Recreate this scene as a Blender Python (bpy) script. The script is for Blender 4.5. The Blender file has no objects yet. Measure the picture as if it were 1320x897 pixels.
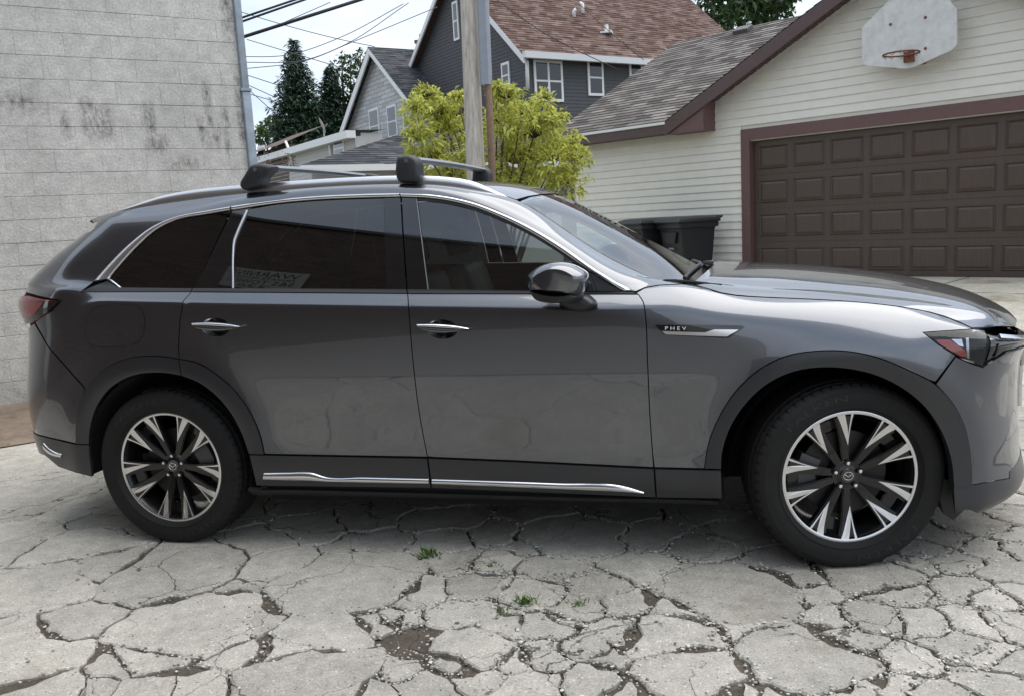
import bpy, bmesh, math, random
import numpy as np
from mathutils import Vector, Matrix
from mathutils.bvhtree import BVHTree
from mathutils.geometry import delaunay_2d_cdt
R = math.radians
scene = bpy.context.scene
col = scene.collection

# ------------------------------------------------------------------ camera
PW, PH, PF = 1320.0, 897.0, 1100.0            # photograph size and focal length in its pixels
CAM_POS = np.array([2.588, -4.4628, 1.4989])
YAW, PITCH, ROLL = -0.23428, 0.15344, -0.05556
def cam_axes(yaw, pitch, roll):
    f = np.array([math.sin(yaw)*math.cos(pitch), math.cos(yaw)*math.cos(pitch), -math.sin(pitch)])
    r = np.array([math.cos(yaw), -math.sin(yaw), 0.0]); u = np.cross(r, f)
    return r*math.cos(roll)+u*math.sin(roll), -r*math.sin(roll)+u*math.cos(roll), f
CR, CU, CF = cam_axes(YAW, PITCH, ROLL)
def ray(px, py):
    return CR*(px-PW/2)/PF + CU*(PH/2-py)/PF + CF
def on_z(px, py, z=0.0):
    d = ray(px, py); return CAM_POS + d*((z-CAM_POS[2])/d[2])
def on_y(px, py, y):
    d = ray(px, py); return CAM_POS + d*((y-CAM_POS[1])/d[1])
def on_plane(px, py, p0, n):
    d = ray(px, py); return CAM_POS + d*(np.dot(np.array(p0)-CAM_POS, n)/np.dot(d, n))
def at_depth(px, py, t):
    return CAM_POS + ray(px, py)*t
def to_px(P):
    d = np.array(P)-CAM_POS; z = d@CF
    return PW/2+PF*(d@CR)/z, PH/2-PF*(d@CU)/z
cam = bpy.data.cameras.new('camera'); camo = bpy.data.objects.new('camera', cam); col.objects.link(camo)
cam.sensor_width = 36.0; cam.lens = 36.0*PF/PW; cam.clip_end = 2000; cam.clip_start = 0.05
camo.matrix_world = Matrix(((CR[0], CU[0], -CF[0], CAM_POS[0]), (CR[1], CU[1], -CF[1], CAM_POS[1]), (CR[2], CU[2], -CF[2], CAM_POS[2]), (0, 0, 0, 1)))
scene.camera = camo

# ------------------------------------------------------------------ sky and light: bright overcast noon
SUN_EL, SUN_AZ = R(66), R(60)
world = bpy.data.worlds.new('World'); scene.world = world; world.use_nodes = True
wt = world.node_tree; wn = wt.nodes; wl = wt.links
for n in list(wn): wn.remove(n)
wo = wn.new('ShaderNodeOutputWorld'); bg = wn.new('ShaderNodeBackground'); wl.new(bg.outputs[0], wo.inputs[0])
sky = wn.new('ShaderNodeTexSky'); sky.sky_type = 'NISHITA'; sky.sun_disc = False
sky.sun_elevation = SUN_EL; sky.sun_rotation = SUN_AZ; sky.dust_density = 2.0
tc = wn.new('ShaderNodeTexCoord')
mp = wn.new('ShaderNodeMapping'); mp.inputs['Scale'].default_value = (1.0, 1.0, 2.6); wl.new(tc.outputs['Generated'], mp.inputs[0])
nz = wn.new('ShaderNodeTexNoise'); nz.inputs['Scale'].default_value = 2.2; nz.inputs['Detail'].default_value = 6; nz.inputs['Roughness'].default_value = .55
wl.new(mp.outputs[0], nz.inputs[0])
rp = wn.new('ShaderNodeValToRGB'); rp.color_ramp.elements[0].position = .36; rp.color_ramp.elements[1].position = .66
rp.color_ramp.elements[0].color = (4.1, 4.9, 6.1, 1); rp.color_ramp.elements[1].color = (6.6, 7.0, 7.5, 1)
wl.new(nz.outputs[0], rp.inputs[0])
mx = wn.new('ShaderNodeMix'); mx.data_type = 'RGBA'; mx.inputs[0].default_value = .88
wl.new(sky.outputs[0], mx.inputs[6]); wl.new(rp.outputs[0], mx.inputs[7]); wl.new(mx.outputs[2], bg.inputs[0])
bg.inputs[1].default_value = 0.085
sun = bpy.data.lights.new('sun', 'SUN'); sun.energy = 1.4; sun.angle = R(75); sun.color = (1, .955, .89)
suno = bpy.data.objects.new('sun', sun); col.objects.link(suno)
suno.rotation_euler = (R(90)-SUN_EL, 0, R(180)-SUN_AZ)   # sky azimuth is clockwise from +y
suno.location = (0, -5, 20)
scene.view_settings.view_transform = 'Standard'; scene.view_settings.look = 'None'
scene.view_settings.exposure = 1.12; scene.view_settings.gamma = 1.0
try: scene.view_settings.use_curve_mapping = False
except Exception: pass

# ------------------------------------------------------------------ materials
MATS = {}
def mat(name, base=(.5, .5, .5), rough=.6, metal=0.0, coat=0.0, spec=.5, noise=None, bump=None, emit=None, coat_rough=.03):
    """noise = (scale, amount, detail[, stretch]); bump = (scale, strength, distance[, stretch])"""
    if name in MATS: return MATS[name]
    m = bpy.data.materials.new(name); m.use_nodes = True; MATS[name] = m
    nt = m.node_tree; N = nt.nodes; L = nt.links; b = N['Principled BSDF']
    b.inputs['Base Color'].default_value = (*base, 1); b.inputs['Roughness'].default_value = rough
    b.inputs['Metallic'].default_value = metal; b.inputs['Specular IOR Level'].default_value = spec
    b.inputs['Coat Weight'].default_value = coat; b.inputs['Coat Roughness'].default_value = coat_rough
    if noise or bump: t = N.new('ShaderNodeTexCoord')
    def nz_(sc, det, stretch):
        mp = N.new('ShaderNodeMapping'); L.new(t.outputs['Object'], mp.inputs[0]); mp.inputs['Scale'].default_value = stretch or (1, 1, 1)
        n = N.new('ShaderNodeTexNoise'); n.inputs['Scale'].default_value = sc; n.inputs['Detail'].default_value = det; n.inputs['Roughness'].default_value = .62
        L.new(mp.outputs[0], n.inputs[0]); return n
    if noise:
        n = nz_(noise[0], noise[2] if len(noise) > 2 else 5, noise[3] if len(noise) > 3 else None)
        r = N.new('ShaderNodeMapRange'); r.inputs[1].default_value = .25; r.inputs[2].default_value = .75
        r.inputs[3].default_value = 1-noise[1]; r.inputs[4].default_value = 1+noise[1]; L.new(n.outputs[0], r.inputs[0])
        v = N.new('ShaderNodeVectorMath'); v.operation = 'SCALE'; v.inputs[0].default_value = base; L.new(r.outputs[0], v.inputs['Scale'])
        L.new(v.outputs[0], b.inputs['Base Color'])
    if bump:
        n = nz_(bump[0], 4, bump[3] if len(bump) > 3 else None)
        bp = N.new('ShaderNodeBump'); bp.inputs['Strength'].default_value = bump[1]; bp.inputs['Distance'].default_value = bump[2]
        L.new(n.outputs[0], bp.inputs['Height']); L.new(bp.outputs[0], b.inputs['Normal'])
    return m
def glass_mat(name, tint, ior=1.5, rough=0.0):
    m = bpy.data.materials.new(name); m.use_nodes = True; MATS[name] = m
    nt = m.node_tree; N = nt.nodes; L = nt.links; N.remove(N['Principled BSDF']); o = N['Material Output']
    tr = N.new('ShaderNodeBsdfTransparent'); tr.inputs[0].default_value = (*tint, 1)
    gl = N.new('ShaderNodeBsdfGlossy'); gl.inputs['Roughness'].default_value = rough; gl.inputs[0].default_value = (1, 1, 1, 1)
    fr = N.new('ShaderNodeFresnel'); fr.inputs[0].default_value = ior
    mx = N.new('ShaderNodeMixShader'); L.new(fr.outputs[0], mx.inputs[0]); L.new(tr.outputs[0], mx.inputs[1]); L.new(gl.outputs[0], mx.inputs[2])
    L.new(mx.outputs[0], o.inputs[0]); return m

# ------------------------------------------------------------------ object helpers
def link(o, parent=None, label=None, cat=None, group=None, kind=None):
    if o.name not in col.objects: col.objects.link(o)
    if parent is not None: o.parent = parent
    if label: o['label'] = label
    if cat: o['category'] = cat
    if group: o['group'] = group
    if kind: o['kind'] = kind
    return o
def empty(name, loc=(0, 0, 0), rz=0.0, **k):
    o = bpy.data.objects.new(name, None); o.location = loc; o.rotation_euler = (0, 0, rz); o.empty_display_size = .2
    return link(o, **k)
def mesh_obj(name, verts, faces, m, parent=None, smooth=False, **k):
    me = bpy.data.meshes.new(name); me.from_pydata([tuple(map(float, v)) for v in verts], [], [tuple(int(i) for i in f) for f in faces])
    me.materials.append(m if not isinstance(m, str) else MATS[m])
    if smooth: me.polygons.foreach_set('use_smooth', [True]*len(me.polygons))
    me.update()
    return link(bpy.data.objects.new(name, me), parent, **k)
class MB:
    """collects simple shapes into one mesh"""
    def __init__(s): s.v = []; s.f = []
    def add(s, v, f):
        o = len(s.v); s.v += [tuple(map(float, q)) for q in v]; s.f += [tuple(int(i)+o for i in g) for g in f]; return s
    def box(s, a, b, M=None):
        (x0, y0, z0), (x1, y1, z1) = a, b
        v = [(x0, y0, z0), (x1, y0, z0), (x1, y1, z0), (x0, y1, z0), (x0, y0, z1), (x1, y0, z1), (x1, y1, z1), (x0, y1, z1)]
        if M is not None: v = [tuple(M @ Vector(q)) for q in v]
        return s.add(v, [(0, 3, 2, 1), (4, 5, 6, 7), (0, 1, 5, 4), (1, 2, 6, 5), (2, 3, 7, 6), (3, 0, 4, 7)])
    def bbox(s, a, b, e=.004, M=None):
        """bevelled box"""
        bm = bmesh.new(); bmesh.ops.create_cube(bm, size=1)
        for v in bm.verts: v.co = Vector([(a[i]+b[i])/2+v.co[i]*(b[i]-a[i]) for i in range(3)])
        bmesh.ops.bevel(bm, geom=bm.edges[:], offset=e, segments=2, profile=.7, affect='EDGES')
        bm.verts.index_update()
        v = [q.co.copy() for q in bm.verts]
        if M is not None: v = [M @ q for q in v]
        s.add(v, [[q.index for q in f.verts] for f in bm.faces]); bm.free(); return s
    def tube(s, pts, rad, n=8, cap=True):
        pts = [Vector(tuple(map(float, p))) for p in pts]
        rads = rad if hasattr(rad, '__len__') else [rad]*len(pts)
        vs = []; fs = []; up = Vector((0, 0, 1)); prev = None
        for i, p in enumerate(pts):
            t = (pts[min(i+1, len(pts)-1)]-pts[max(i-1, 0)]).normalized()
            a = prev if prev is not None else (up if abs(t.z) < .9 else Vector((1, 0, 0)))
            a = (a-t*a.dot(t)).normalized(); prev = a; b = t.cross(a)
            for k in range(n):
                w = 2*math.pi*k/n; vs.append(p+(a*math.cos(w)+b*math.sin(w))*rads[i])
        for i in range(len(pts)-1):
            for k in range(n): fs.append((i*n+k, i*n+(k+1) % n, (i+1)*n+(k+1) % n, (i+1)*n+k))
        if cap: fs.append(tuple(reversed(range(n)))); fs.append(tuple(range((len(pts)-1)*n, len(pts)*n)))
        return s.add(vs, fs)
    def prism(s, poly, fn, d0, d1):
        """poly 2-D (ccw), fn(a,b,d)->xyz, extruded from d0 to d1"""
        n = len(poly); v = [fn(a, b, d0) for a, b in poly]+[fn(a, b, d1) for a, b in poly]
        f = [tuple(range(n-1, -1, -1)), tuple(range(n, 2*n))]+[(i, (i+1) % n, n+(i+1) % n, n+i) for i in range(n)]
        return s.add(v, f)
    def build(s, name, m, parent=None, smooth=False, **k):
        return mesh_obj(name, s.v, s.f, m, parent, smooth, **k)
def auto_smooth(o, ang=35):
    o.data.polygons.foreach_set('use_smooth', [True]*len(o.data.polygons))
    try: o.data.set_sharp_from_angle(angle=R(ang))
    except Exception: pass
    return o
def pchip(xs, ys, q):
    xs = np.array(xs, float); ys = np.array(ys, float); q = np.clip(np.array(q, float), xs[0], xs[-1])
    h = np.diff(xs); d = np.diff(ys)/h; m = np.zeros(len(xs))
    if len(xs) == 2: m[:] = d[0]
    else:
        for i in range(1, len(xs)-1):
            if d[i-1]*d[i] > 0:
                w1 = 2*h[i]+h[i-1]; w2 = h[i]+2*h[i-1]; m[i] = (w1+w2)/(w1/d[i-1]+w2/d[i])
        m[0] = d[0]; m[-1] = d[-1]
    i = np.clip(np.searchsorted(xs, q)-1, 0, len(xs)-2); t = (q-xs[i])/h[i]
    return (2*t**3-3*t**2+1)*ys[i]+(t**3-2*t**2+t)*h[i]*m[i]+(-2*t**3+3*t**2)*ys[i+1]+(t**3-t**2)*h[i]*m[i+1]
def catmull(xs, ys, q):
    """C1 cubic with finite-difference tangents (allows gentle overshoot, rounder than pchip)"""
    xs = np.array(xs, float); ys = np.array(ys, float); q = np.clip(np.array(q, float), xs[0], xs[-1])
    m = np.gradient(ys, xs) if len(xs) > 2 else np.full(2, (ys[1]-ys[0])/(xs[1]-xs[0])); h = np.diff(xs)
    i = np.clip(np.searchsorted(xs, q)-1, 0, len(xs)-2); t = (q-xs[i])/h[i]
    return (2*t**3-3*t**2+1)*ys[i]+(t**3-2*t**2+t)*h[i]*m[i]+(-2*t**3+3*t**2)*ys[i+1]+(t**3-t**2)*h[i]*m[i+1]
def gauss(a, sig, axis):
    if sig <= 0: return a
    n = int(3*sig)+1; k = np.exp(-.5*(np.arange(-n, n+1)/sig)**2); k /= k.sum()
    a = np.moveaxis(a, axis, 0); pad = np.concatenate([2*a[:1]-a[n:0:-1], a, 2*a[-1:]-a[-2:-n-2:-1]], 0)
    o = np.zeros_like(a)
    for i, w in enumerate(k): o += w*pad[i:i+len(a)]
    return np.moveaxis(o, 0, axis)
# ================================================================== CAR: body surfaces (x forward, y away from the camera, z up; rear axle at x = 0)
class Surf:
    def __init__(s, us, vs, P):
        s.us, s.vs, s.P = us, vs, P
        du = np.gradient(P, us, axis=0); dv = np.gradient(P, vs, axis=1); s.du, s.dv = du, dv
        n = np.cross(du, dv); s.N = n/np.maximum(np.linalg.norm(n, axis=2, keepdims=True), 1e-9)
        nu, nv = len(us), len(vs)
        V = [Vector(p) for p in P.reshape(-1, 3)]; T = []
        for i in range(nu-1):
            for j in range(nv-1):
                a = i*nv+j; T.append((a, a+nv, a+nv+1)); T.append((a, a+nv+1, a+1))
        s.bvh = BVHTree.FromPolygons(V, T); s.nu, s.nv = nu, nv
    def _ij(s, u, v):
        fi = np.clip(np.interp(u, s.us, np.arange(s.nu)), 0, s.nu-1.001); fj = np.clip(np.interp(v, s.vs, np.arange(s.nv)), 0, s.nv-1.001)
        return fi, fj
    def samp(s, A, u, v):
        fi, fj = s._ij(u, v); i = fi.astype(int); j = fj.astype(int); a = (fi-i)[..., None]; b = (fj-j)[..., None]
        return (A[i, j]*(1-a)+A[i+1, j]*a)*(1-b)+(A[i, j+1]*(1-a)+A[i+1, j+1]*a)*b
    def pos(s, u, v): return s.samp(s.P, np.atleast_1d(np.array(u, float)), np.atleast_1d(np.array(v, float)))
    def nrm(s, u, v):
        n = s.samp(s.N, np.atleast_1d(np.array(u, float)), np.atleast_1d(np.array(v, float))); return n/np.linalg.norm(n, axis=1, keepdims=True)
    def uv_at(s, co, idx):
        c = idx//2; i, j = divmod(c, s.nv-1)
        p00, p10, p11, p01 = s.P[i, j], s.P[i+1, j], s.P[i+1, j+1], s.P[i, j+1]; q = np.array(co)
        a, b = (p00, p10) if idx % 2 == 0 else (p01, p11)
        if idx % 2 == 0:   # p00,p10,p11: q = p00 + a(p10-p00) + b(p11-p10)
            M = np.stack([p10-p00, p11-p10], 1)
        else:              # p00,p11,p01: q = p00 + b(p01-p00) + a(p11-p01)
            M = np.stack([p11-p01, p01-p00], 1)
        t = np.linalg.lstsq(M, q-p00, rcond=None)[0]
        return s.us[i]+t[0]*(s.us[i+1]-s.us[i]), s.vs[j]+t[1]*(s.vs[j+1]-s.vs[j])
    def px(s, x, y):
        d = ray(x, y); h = s.bvh.ray_cast(Vector(CAM_POS), Vector(d).normalized())
        if h[0] is None or h[0].y > .2:
            best = None
            for t in np.linspace(3.2, 6.2, 90):
                q = Vector(CAM_POS+d*t); f = s.bvh.find_nearest(q)
                if best is None or f[3] < best[0]: best = (f[3], f[0], f[2])
            return s.uv_at(best[1], best[2])
        return s.uv_at(h[0], h[2])

def build_body():
    S = {}
    def zb(u): return np.interp(u, [-.6, -.2, 1.3, 2.28], [1.272, 1.257, 1.194, 1.155])
    def tum(z, u=1.0):
        d = z-1.18; return .919-d*.29-d*d*.25
    us = np.arange(-1.77, 4.631, .02)
    side = [-.3, 0., .4, .9, 1.3, 1.8, 2.28]
    rows = [[] for _ in range(16)]      # (u, x, y, z)
    def add(r, u, y, z, x=None): rows[r].append((u, u if x is None else x, y, z))
    for u in side+[2.7, 3.0, 3.3]:
        add(0, u, .80, .215); add(1, u, .925, .258); add(2, u, .963, .345)
        tp = np.interp(u, [-.3, 0, .5, 2.6, 3.0, 3.3], [-.014, -.004, 0, 0, -.006, -.016])
        add(3, u, .957+tp, .50); add(4, u, .961+tp, .70); add(5, u, .971+tp, .90)
    for u in side[:-1]+[2.2]:
        add(6, u, .9745+np.interp(u, [-.3, .4], [-.022, 0]), zb(u)-.088)
        add(7, u, .958+np.interp(u, [-.3, .4], [-.026, 0]), zb(u)-.046)
        add(8, u, .917+np.interp(u, [-.3, .4], [-.03, 0]), zb(u))
    for u, y6, z6, y7, z7, y8, z8 in [(2.45, .968, 1.066, .932, 1.125, .86, 1.168), (2.6, .962, 1.048, .912, 1.10, .815, 1.138), (2.8, .952, 1.03, .893, 1.08, .80, 1.108),
                                      (3.0, .942, 1.012, .88, 1.062, .793, 1.092), (3.2, .93, .99, .868, 1.038, .786, 1.07), (3.35, .918, .962, .857, 1.012, .78, 1.044)]:
        add(6, u, y6, z6); add(7, u, y7, z7); add(8, u, y8, z8)
    # rear corner
    ru = [-.5, -.66, -.83, -.97, -1.1, -1.32, -1.77]
    rx = [-.5, -.65, -.805, -.912, -.985, -1.045, -1.065]; ry = [.938, .914, .86, .775, .67, .455, 0]
    for r, z, dx, sc in [(0, .235, .12, .86), (1, .30, .06, .96), (2, .38, .025, .995), (3, .52, 0, 1.0), (4, .72, -.005, 1.0), (5, .90, .028, .995), (6, 1.06, .05, .985), (7, 1.19, .012, .963), (8, 1.265, .05, .936)]:
        for u, x, y in zip(ru, rx, ry):
            w = min(1, (-.4-u)/.4); add(r, u, y*(1+(sc-1)*w), z, x+dx*w)
    # front corner
    fu = [3.56, 3.72, 3.88, 4.04, 4.23, 4.43, 4.63]
    fx = [3.55, 3.68, 3.80, 3.88, 3.945, 3.982, 3.995]; fy = [.895, .835, .725, .58, .4, .2, 0]
    for r, z, d in [(0, .205, .07), (1, .25, .02), (2, .37, .040), (3, .5, .046), (4, .655, .050), (5, .785, .044), (6, None, .016)]:
        for k, (u, x, y) in enumerate(zip(fu, fx, fy)):
            w = min(1, (k+1)/3); zz = z if z else [.90, .885, .87, .86, .85, .84, .835][k]
            add(r, u, y*(1-d*w), zz, x-d*w)
    for r, pts in [(7, [(3.55, .84, .965), (3.67, .785, .932), (3.785, .69, .902), (3.87, .56, .885), (3.93, .39, .87), (3.97, .195, .86), (3.985, 0, .855)]),
                   (8, [(3.53, .775, .985), (3.63, .735, .947), (3.74, .65, .92), (3.83, .54, .90), (3.90, .38, .885), (3.95, .19, .875), (3.965, 0, .87)])]:
        for u, p in zip(fu, pts): add(r, u, p[1], p[2], p[0])
    # greenhouse: rows 9..11 to the chrome line, 12 cant rail, 13 rail base / windscreen edge, 14, 15 centre
    cu = [-.3, -.1, .07, .24, .37, .59, .8, 1.0, 1.2, 1.35, 1.46, 1.56, 1.68, 1.82, 1.97, 2.12, 2.2]
    cz = [1.568, 1.574, 1.578, 1.60, 1.614, 1.629, 1.635, 1.632, 1.624, 1.61, 1.592, 1.563, 1.518, 1.448, 1.357, 1.254, 1.205]
    for u, z in zip(cu, cz):
        b = zb(u); dy = np.interp(u, [-.3, .4], [-.028, 0])
        for r, f in [(9, .10), (10, .55), (11, 1.0)]:
            zz = b+(z-b)*f; yy = tum(zz)+dy-(.008 if r == 8 else 0); add(r, u, yy, zz)
        k = np.interp(u, [1.3, 1.7, 2.0, 2.2], [0, .35, .8, 1])
        add(12, u, tum(z)+dy-.045-.012*k, z+.040-.008*k)
    for u, z9, z10, z11, z12 in [(2.3, 1.166, 1.178, 1.192, 1.203), (2.42, 1.173, 1.178, 1.183, 1.187), (2.6, 1.139, 1.140, 1.141, 1.142)]:
        for r, z, y in [(9, z9, .895), (10, z10, .862), (11, z11, .822), (12, z12, .775)]:
            add(r, u, y-(u-2.3)*.35, z)
    for u, y, z in [(-.62, .55, 1.582), (-.5, .575, 1.613), (-.3, .60, 1.645), (-.09, .62, 1.664), (.133, .63, 1.676), (.376, .63, 1.683), (.87, .63, 1.684), (1.3, .632, 1.668), (1.5, .64, 1.638), (1.6, .648, 1.612),
                    (1.72, .662, 1.577), (1.82, .676, 1.524), (1.94, .688, 1.437), (2.11, .70, 1.315), (2.28, .715, 1.222), (2.36, .722, 1.183), (2.6, .70, 1.14)]:
        add(13, u, y, z)
    for u, z in [(-.62, 1.60), (-.5, 1.63), (-.3, 1.66), (-.09, 1.682), (.133, 1.70), (.376, 1.709), (.87, 1.711), (1.2, 1.703), (1.4, 1.69), (1.6, 1.665), (1.72, 1.637), (1.82, 1.592), (1.94, 1.53), (2.11, 1.435), (2.28, 1.338), (2.42, 1.258), (2.6, 1.155)]:
        add(14, u, .36, z-.012*np.interp(u, [1.6, 2.3], [1, 2.6])); add(15, u, 0, z)
    # rear of the greenhouse
    for r, z, pts in [(9, 1.30, [(-.5, .862), (-.648, .832), (-.782, .782), (-.875, .70), (-.935, .592), (-.98, .415), (-1.0, 0)]),
                      (10, 1.43, [(-.46, .805), (-.56, .78), (-.655, .728), (-.735, .64), (-.785, .545), (-.84, .39), (-.87, 0)]),
                      (11, 1.558, [(-.40, .722), (-.455, .69), (-.51, .63), (-.555, .55), (-.585, .48), (-.63, .34), (-.65, 0)]),
                      (12, 1.603, [(-.41, .665), (-.455, .635), (-.505, .58), (-.55, .51), (-.58, .45), (-.62, .32), (-.64, 0)])]:
        for u, p in zip(ru, pts): add(r, u, p[1], z, p[0])
    G = np.zeros((len(us), 16, 3))
    for r in range(16):
        k = sorted(rows[r]); ku = [q[0] for q in k]
        for c in range(3): G[:, r, c] = pchip(ku, [q[c+1] for q in k], us)
    for r in range(9, 16):                                   # ahead of the screen only the wing exists
        f = us > 2.62; G[f, r] = G[f, 8]+np.stack([np.zeros(f.sum()), -.02*(r-8)*np.ones(f.sum()), .003*(r-8)*np.ones(f.sum())], 1)
    G[:, :, 1] *= -1
    for r in (13, 14, 15):                                   # clamp the roof rows at their ends
        G[us < -.62, r] = G[np.searchsorted(us, -.62), r]
    G = gauss(G, 2.6, 0)
    SUB = 12; vs = np.arange(0, 15.0001, 1/SUB); P = np.zeros((len(us), len(vs), 3))
    for i in range(len(us)):
        for c in range(3): P[i, :, c] = catmull(np.arange(16), G[i, :, c], vs)
    P = gauss(P, 2.4, 1)
    for cx in (0.0, 3.12):                                   # swell of the body over the wheels
        d = np.hypot(P[:, :, 0]-cx, P[:, :, 2]-.38)
        P[:, :, 1] -= .017*np.exp(-((d-.50)/.085)**2)*(P[:, :, 2] < 1.15)
    return Surf(us, vs, P)
BODY = build_body()

def build_hood():
    # from the shut line on the wing across to the centre: rows of y fraction
    ss = np.linspace(0, 1, 90)
    su = pchip([0, .5, 1], [2.50, 3.05, 3.60], ss)
    hp = np.array([(891, 366), (899, 368.3), (908, 371), (921, 376.5), (939, 380.3), (984.5, 383.9), (1030, 385.8), (1091, 389), (1135.5, 393), (1178, 399), (1209.7, 406), (1231, 413.8), (1254, 424.2)], float)
    al = np.r_[0, np.cumsum(np.hypot(*np.diff(hp, axis=0).T))]; q_ = ss*al[-1]
    E = np.array([BODY.pos(*BODY.px(a, b))[0] for a, b in zip(catmull(al, hp[:, 0], q_), catmull(al, hp[:, 1], q_))]); E = gauss(E, 1.5, 0)
    cs = [0, .2, .4, .55, .7, .8, .88, .95, 1]
    cx = pchip(cs, [2.60, 2.86, 3.14, 3.36, 3.58, 3.73, 3.85, 3.94, 3.985], ss); cz = pchip(cs, [1.196, 1.184, 1.159, 1.129, 1.084, 1.043, .99, .928, .868], ss)
    rx = pchip(cs, [2.56, 2.80, 3.06, 3.26, 3.46, 3.585, 3.68, 3.728, 3.745], ss); rz = pchip(cs, [1.172, 1.142, 1.117, 1.088, 1.055, 1.028, 1.0, .968, .932], ss)
    ry = pchip([0, 1], [-.66, -.60], ss)
    ts = np.array([0, .11, .24, .30, .36, .55, .8, 1.0]); G = np.zeros((len(ss), len(ts), 3))
    for i in range(len(ss)):
        Rg = np.array([rx[i], ry[i], rz[i]]); Cn = np.array([cx[i], 0, cz[i]]); e = E[i]
        G[i, 0] = e; G[i, 1] = e*.52+Rg*.48+np.array([0, 0, .006]); G[i, 2] = Rg
        lf = .013*(1-ss[i]**5); G[i, 3] = Rg+np.array([.01, .045, lf]); 
        for k, t in ((4, .16), (5, .42), (6, .75), (7, 1.0)):
            q = Rg*(1-t)+Cn*t; q[2] = Rg[2]+lf+(Cn[2]-Rg[2]-lf)*(1-(1-t)**1.7); q[0] = Rg[0]+(Cn[0]-Rg[0])*math.sin(t*math.pi/2); q[1] = Rg[1]*(1-t); G[i, k] = q
    vs = np.linspace(0, 1, 70); P = np.zeros((len(ss), len(vs), 3))
    for i in range(len(ss)):
        for c in range(3): P[i, :, c] = catmull(ts, G[i, :, c], vs)
    P = gauss(gauss(P, 1.2, 1), 1.5, 0)
    return Surf(ss, vs, P)
HOOD = build_hood()
def build_glass():
    xs = np.arange(-.55, 2.42, .03); zs = np.arange(1.10, 1.72, .01); P = np.zeros((len(xs), len(zs), 3))
    for i, x in enumerate(xs):
        dy = np.interp(x, [-.5, -.3, .4], [-.05, -.028, 0]); d = zs-1.18
        P[i] = np.c_[np.full(len(zs), x), -(.919-d*.29-d*d*.25+dy), zs]
    P[:, :, 1] = gauss(P[:, :, 1], 3, 0)
    return Surf(xs, zs, P)
GLASS = build_glass()

# ------------------------------------------------------------------ panels cut out of those surfaces
class UV(tuple): pass
def uvp(*p): return [UV(q) for q in p]
def to_uv(poly, S, dens=7.0):
    out = []; n = len(poly)
    for i, a in enumerate(poly):
        b = poly[(i+1) % n]
        if isinstance(a, UV) or isinstance(b, UV):
            qa = a if isinstance(a, UV) else S.px(*a); qb = b if isinstance(b, UV) else S.px(*b)
            k = max(1, int(max(abs(qa[0]-qb[0])/.05, abs(qa[1]-qb[1])/.5)))
            for j in range(k): t = j/k; out.append((qa[0]+(qb[0]-qa[0])*t, qa[1]+(qb[1]-qa[1])*t))
        else:
            k = max(1, int(math.hypot(b[0]-a[0], b[1]-a[1])/dens))
            for j in range(k): t = j/k; out.append(S.px(a[0]+(b[0]-a[0])*t, a[1]+(b[1]-a[1])*t))
    return np.array(out)
def smooth_px(pts, n=4):
    """catmull-rom through pixel points"""
    pts = np.array(pts, float); s = np.r_[0, np.cumsum(np.hypot(*np.diff(pts, axis=0).T))]
    q = np.unique(np.r_[np.concatenate([np.linspace(s[i], s[i+1], n+1) for i in range(len(s)-1)])])
    return [tuple(p) for p in np.c_[catmull(s, pts[:, 0], q), catmull(s, pts[:, 1], q)]]
def in_poly(poly, q):
    x, y = q[:, 0], q[:, 1]; ins = np.zeros(len(q), bool); n = len(poly)
    for i in range(n):
        x0, y0 = poly[i]; x1, y1 = poly[(i+1) % n]
        if y0 == y1: continue
        c = ((y0 > y) != (y1 > y)) & (x < (x1-x0)*(y-y0)/(y1-y0)+x0); ins ^= c
    return ins
def seg_dist(poly, q):
    d = np.full(len(q), 1e9); n = len(poly)
    for i in range(n):
        a = poly[i]; b = poly[(i+1) % n]; ab = b-a; L = ab@ab
        t = np.clip(((q-a)@ab)/max(L, 1e-12), 0, 1); d = np.minimum(d, np.linalg.norm(q-(a+t[:, None]*ab), axis=1))
    return d
def inset_uv(S, uv, gap):
    area = .5*np.sum(uv[:, 0]*np.roll(uv[:, 1], -1)-np.roll(uv[:, 0], -1)*uv[:, 1])
    if area < 0: uv = uv[::-1]
    if gap == 0: return uv
    P = S.pos(uv[:, 0], uv[:, 1]); N = S.nrm(uv[:, 0], uv[:, 1])
    e0 = P-np.roll(P, 1, 0); e1 = np.roll(P, -1, 0)-P
    e0 /= np.maximum(np.linalg.norm(e0, axis=1, keepdims=True), 1e-9); e1 /= np.maximum(np.linalg.norm(e1, axis=1, keepdims=True), 1e-9)
    n0 = np.cross(N, e0); n1 = np.cross(N, e1); m = n0+n1; m /= np.maximum(np.linalg.norm(m, axis=1, keepdims=True), .3)
    k = gap/np.clip(np.sum(m*n0, axis=1), .5, 1)
    D = m*k[:, None]; du = S.samp(S.du, uv[:, 0], uv[:, 1]); dv = S.samp(S.dv, uv[:, 0], uv[:, 1])
    out = uv.copy()
    for i in range(len(uv)):
        t = np.linalg.lstsq(np.stack([du[i], dv[i]], 1), D[i], rcond=None)[0]; out[i] += np.clip(t, -.2, .2)
    return out
CAR = empty('parked_suv', (0, 0, 0), label='dark grey SUV with roof crossbars and black-and-silver wheels parked on cracked concrete', cat='car')
VS = .1
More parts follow.
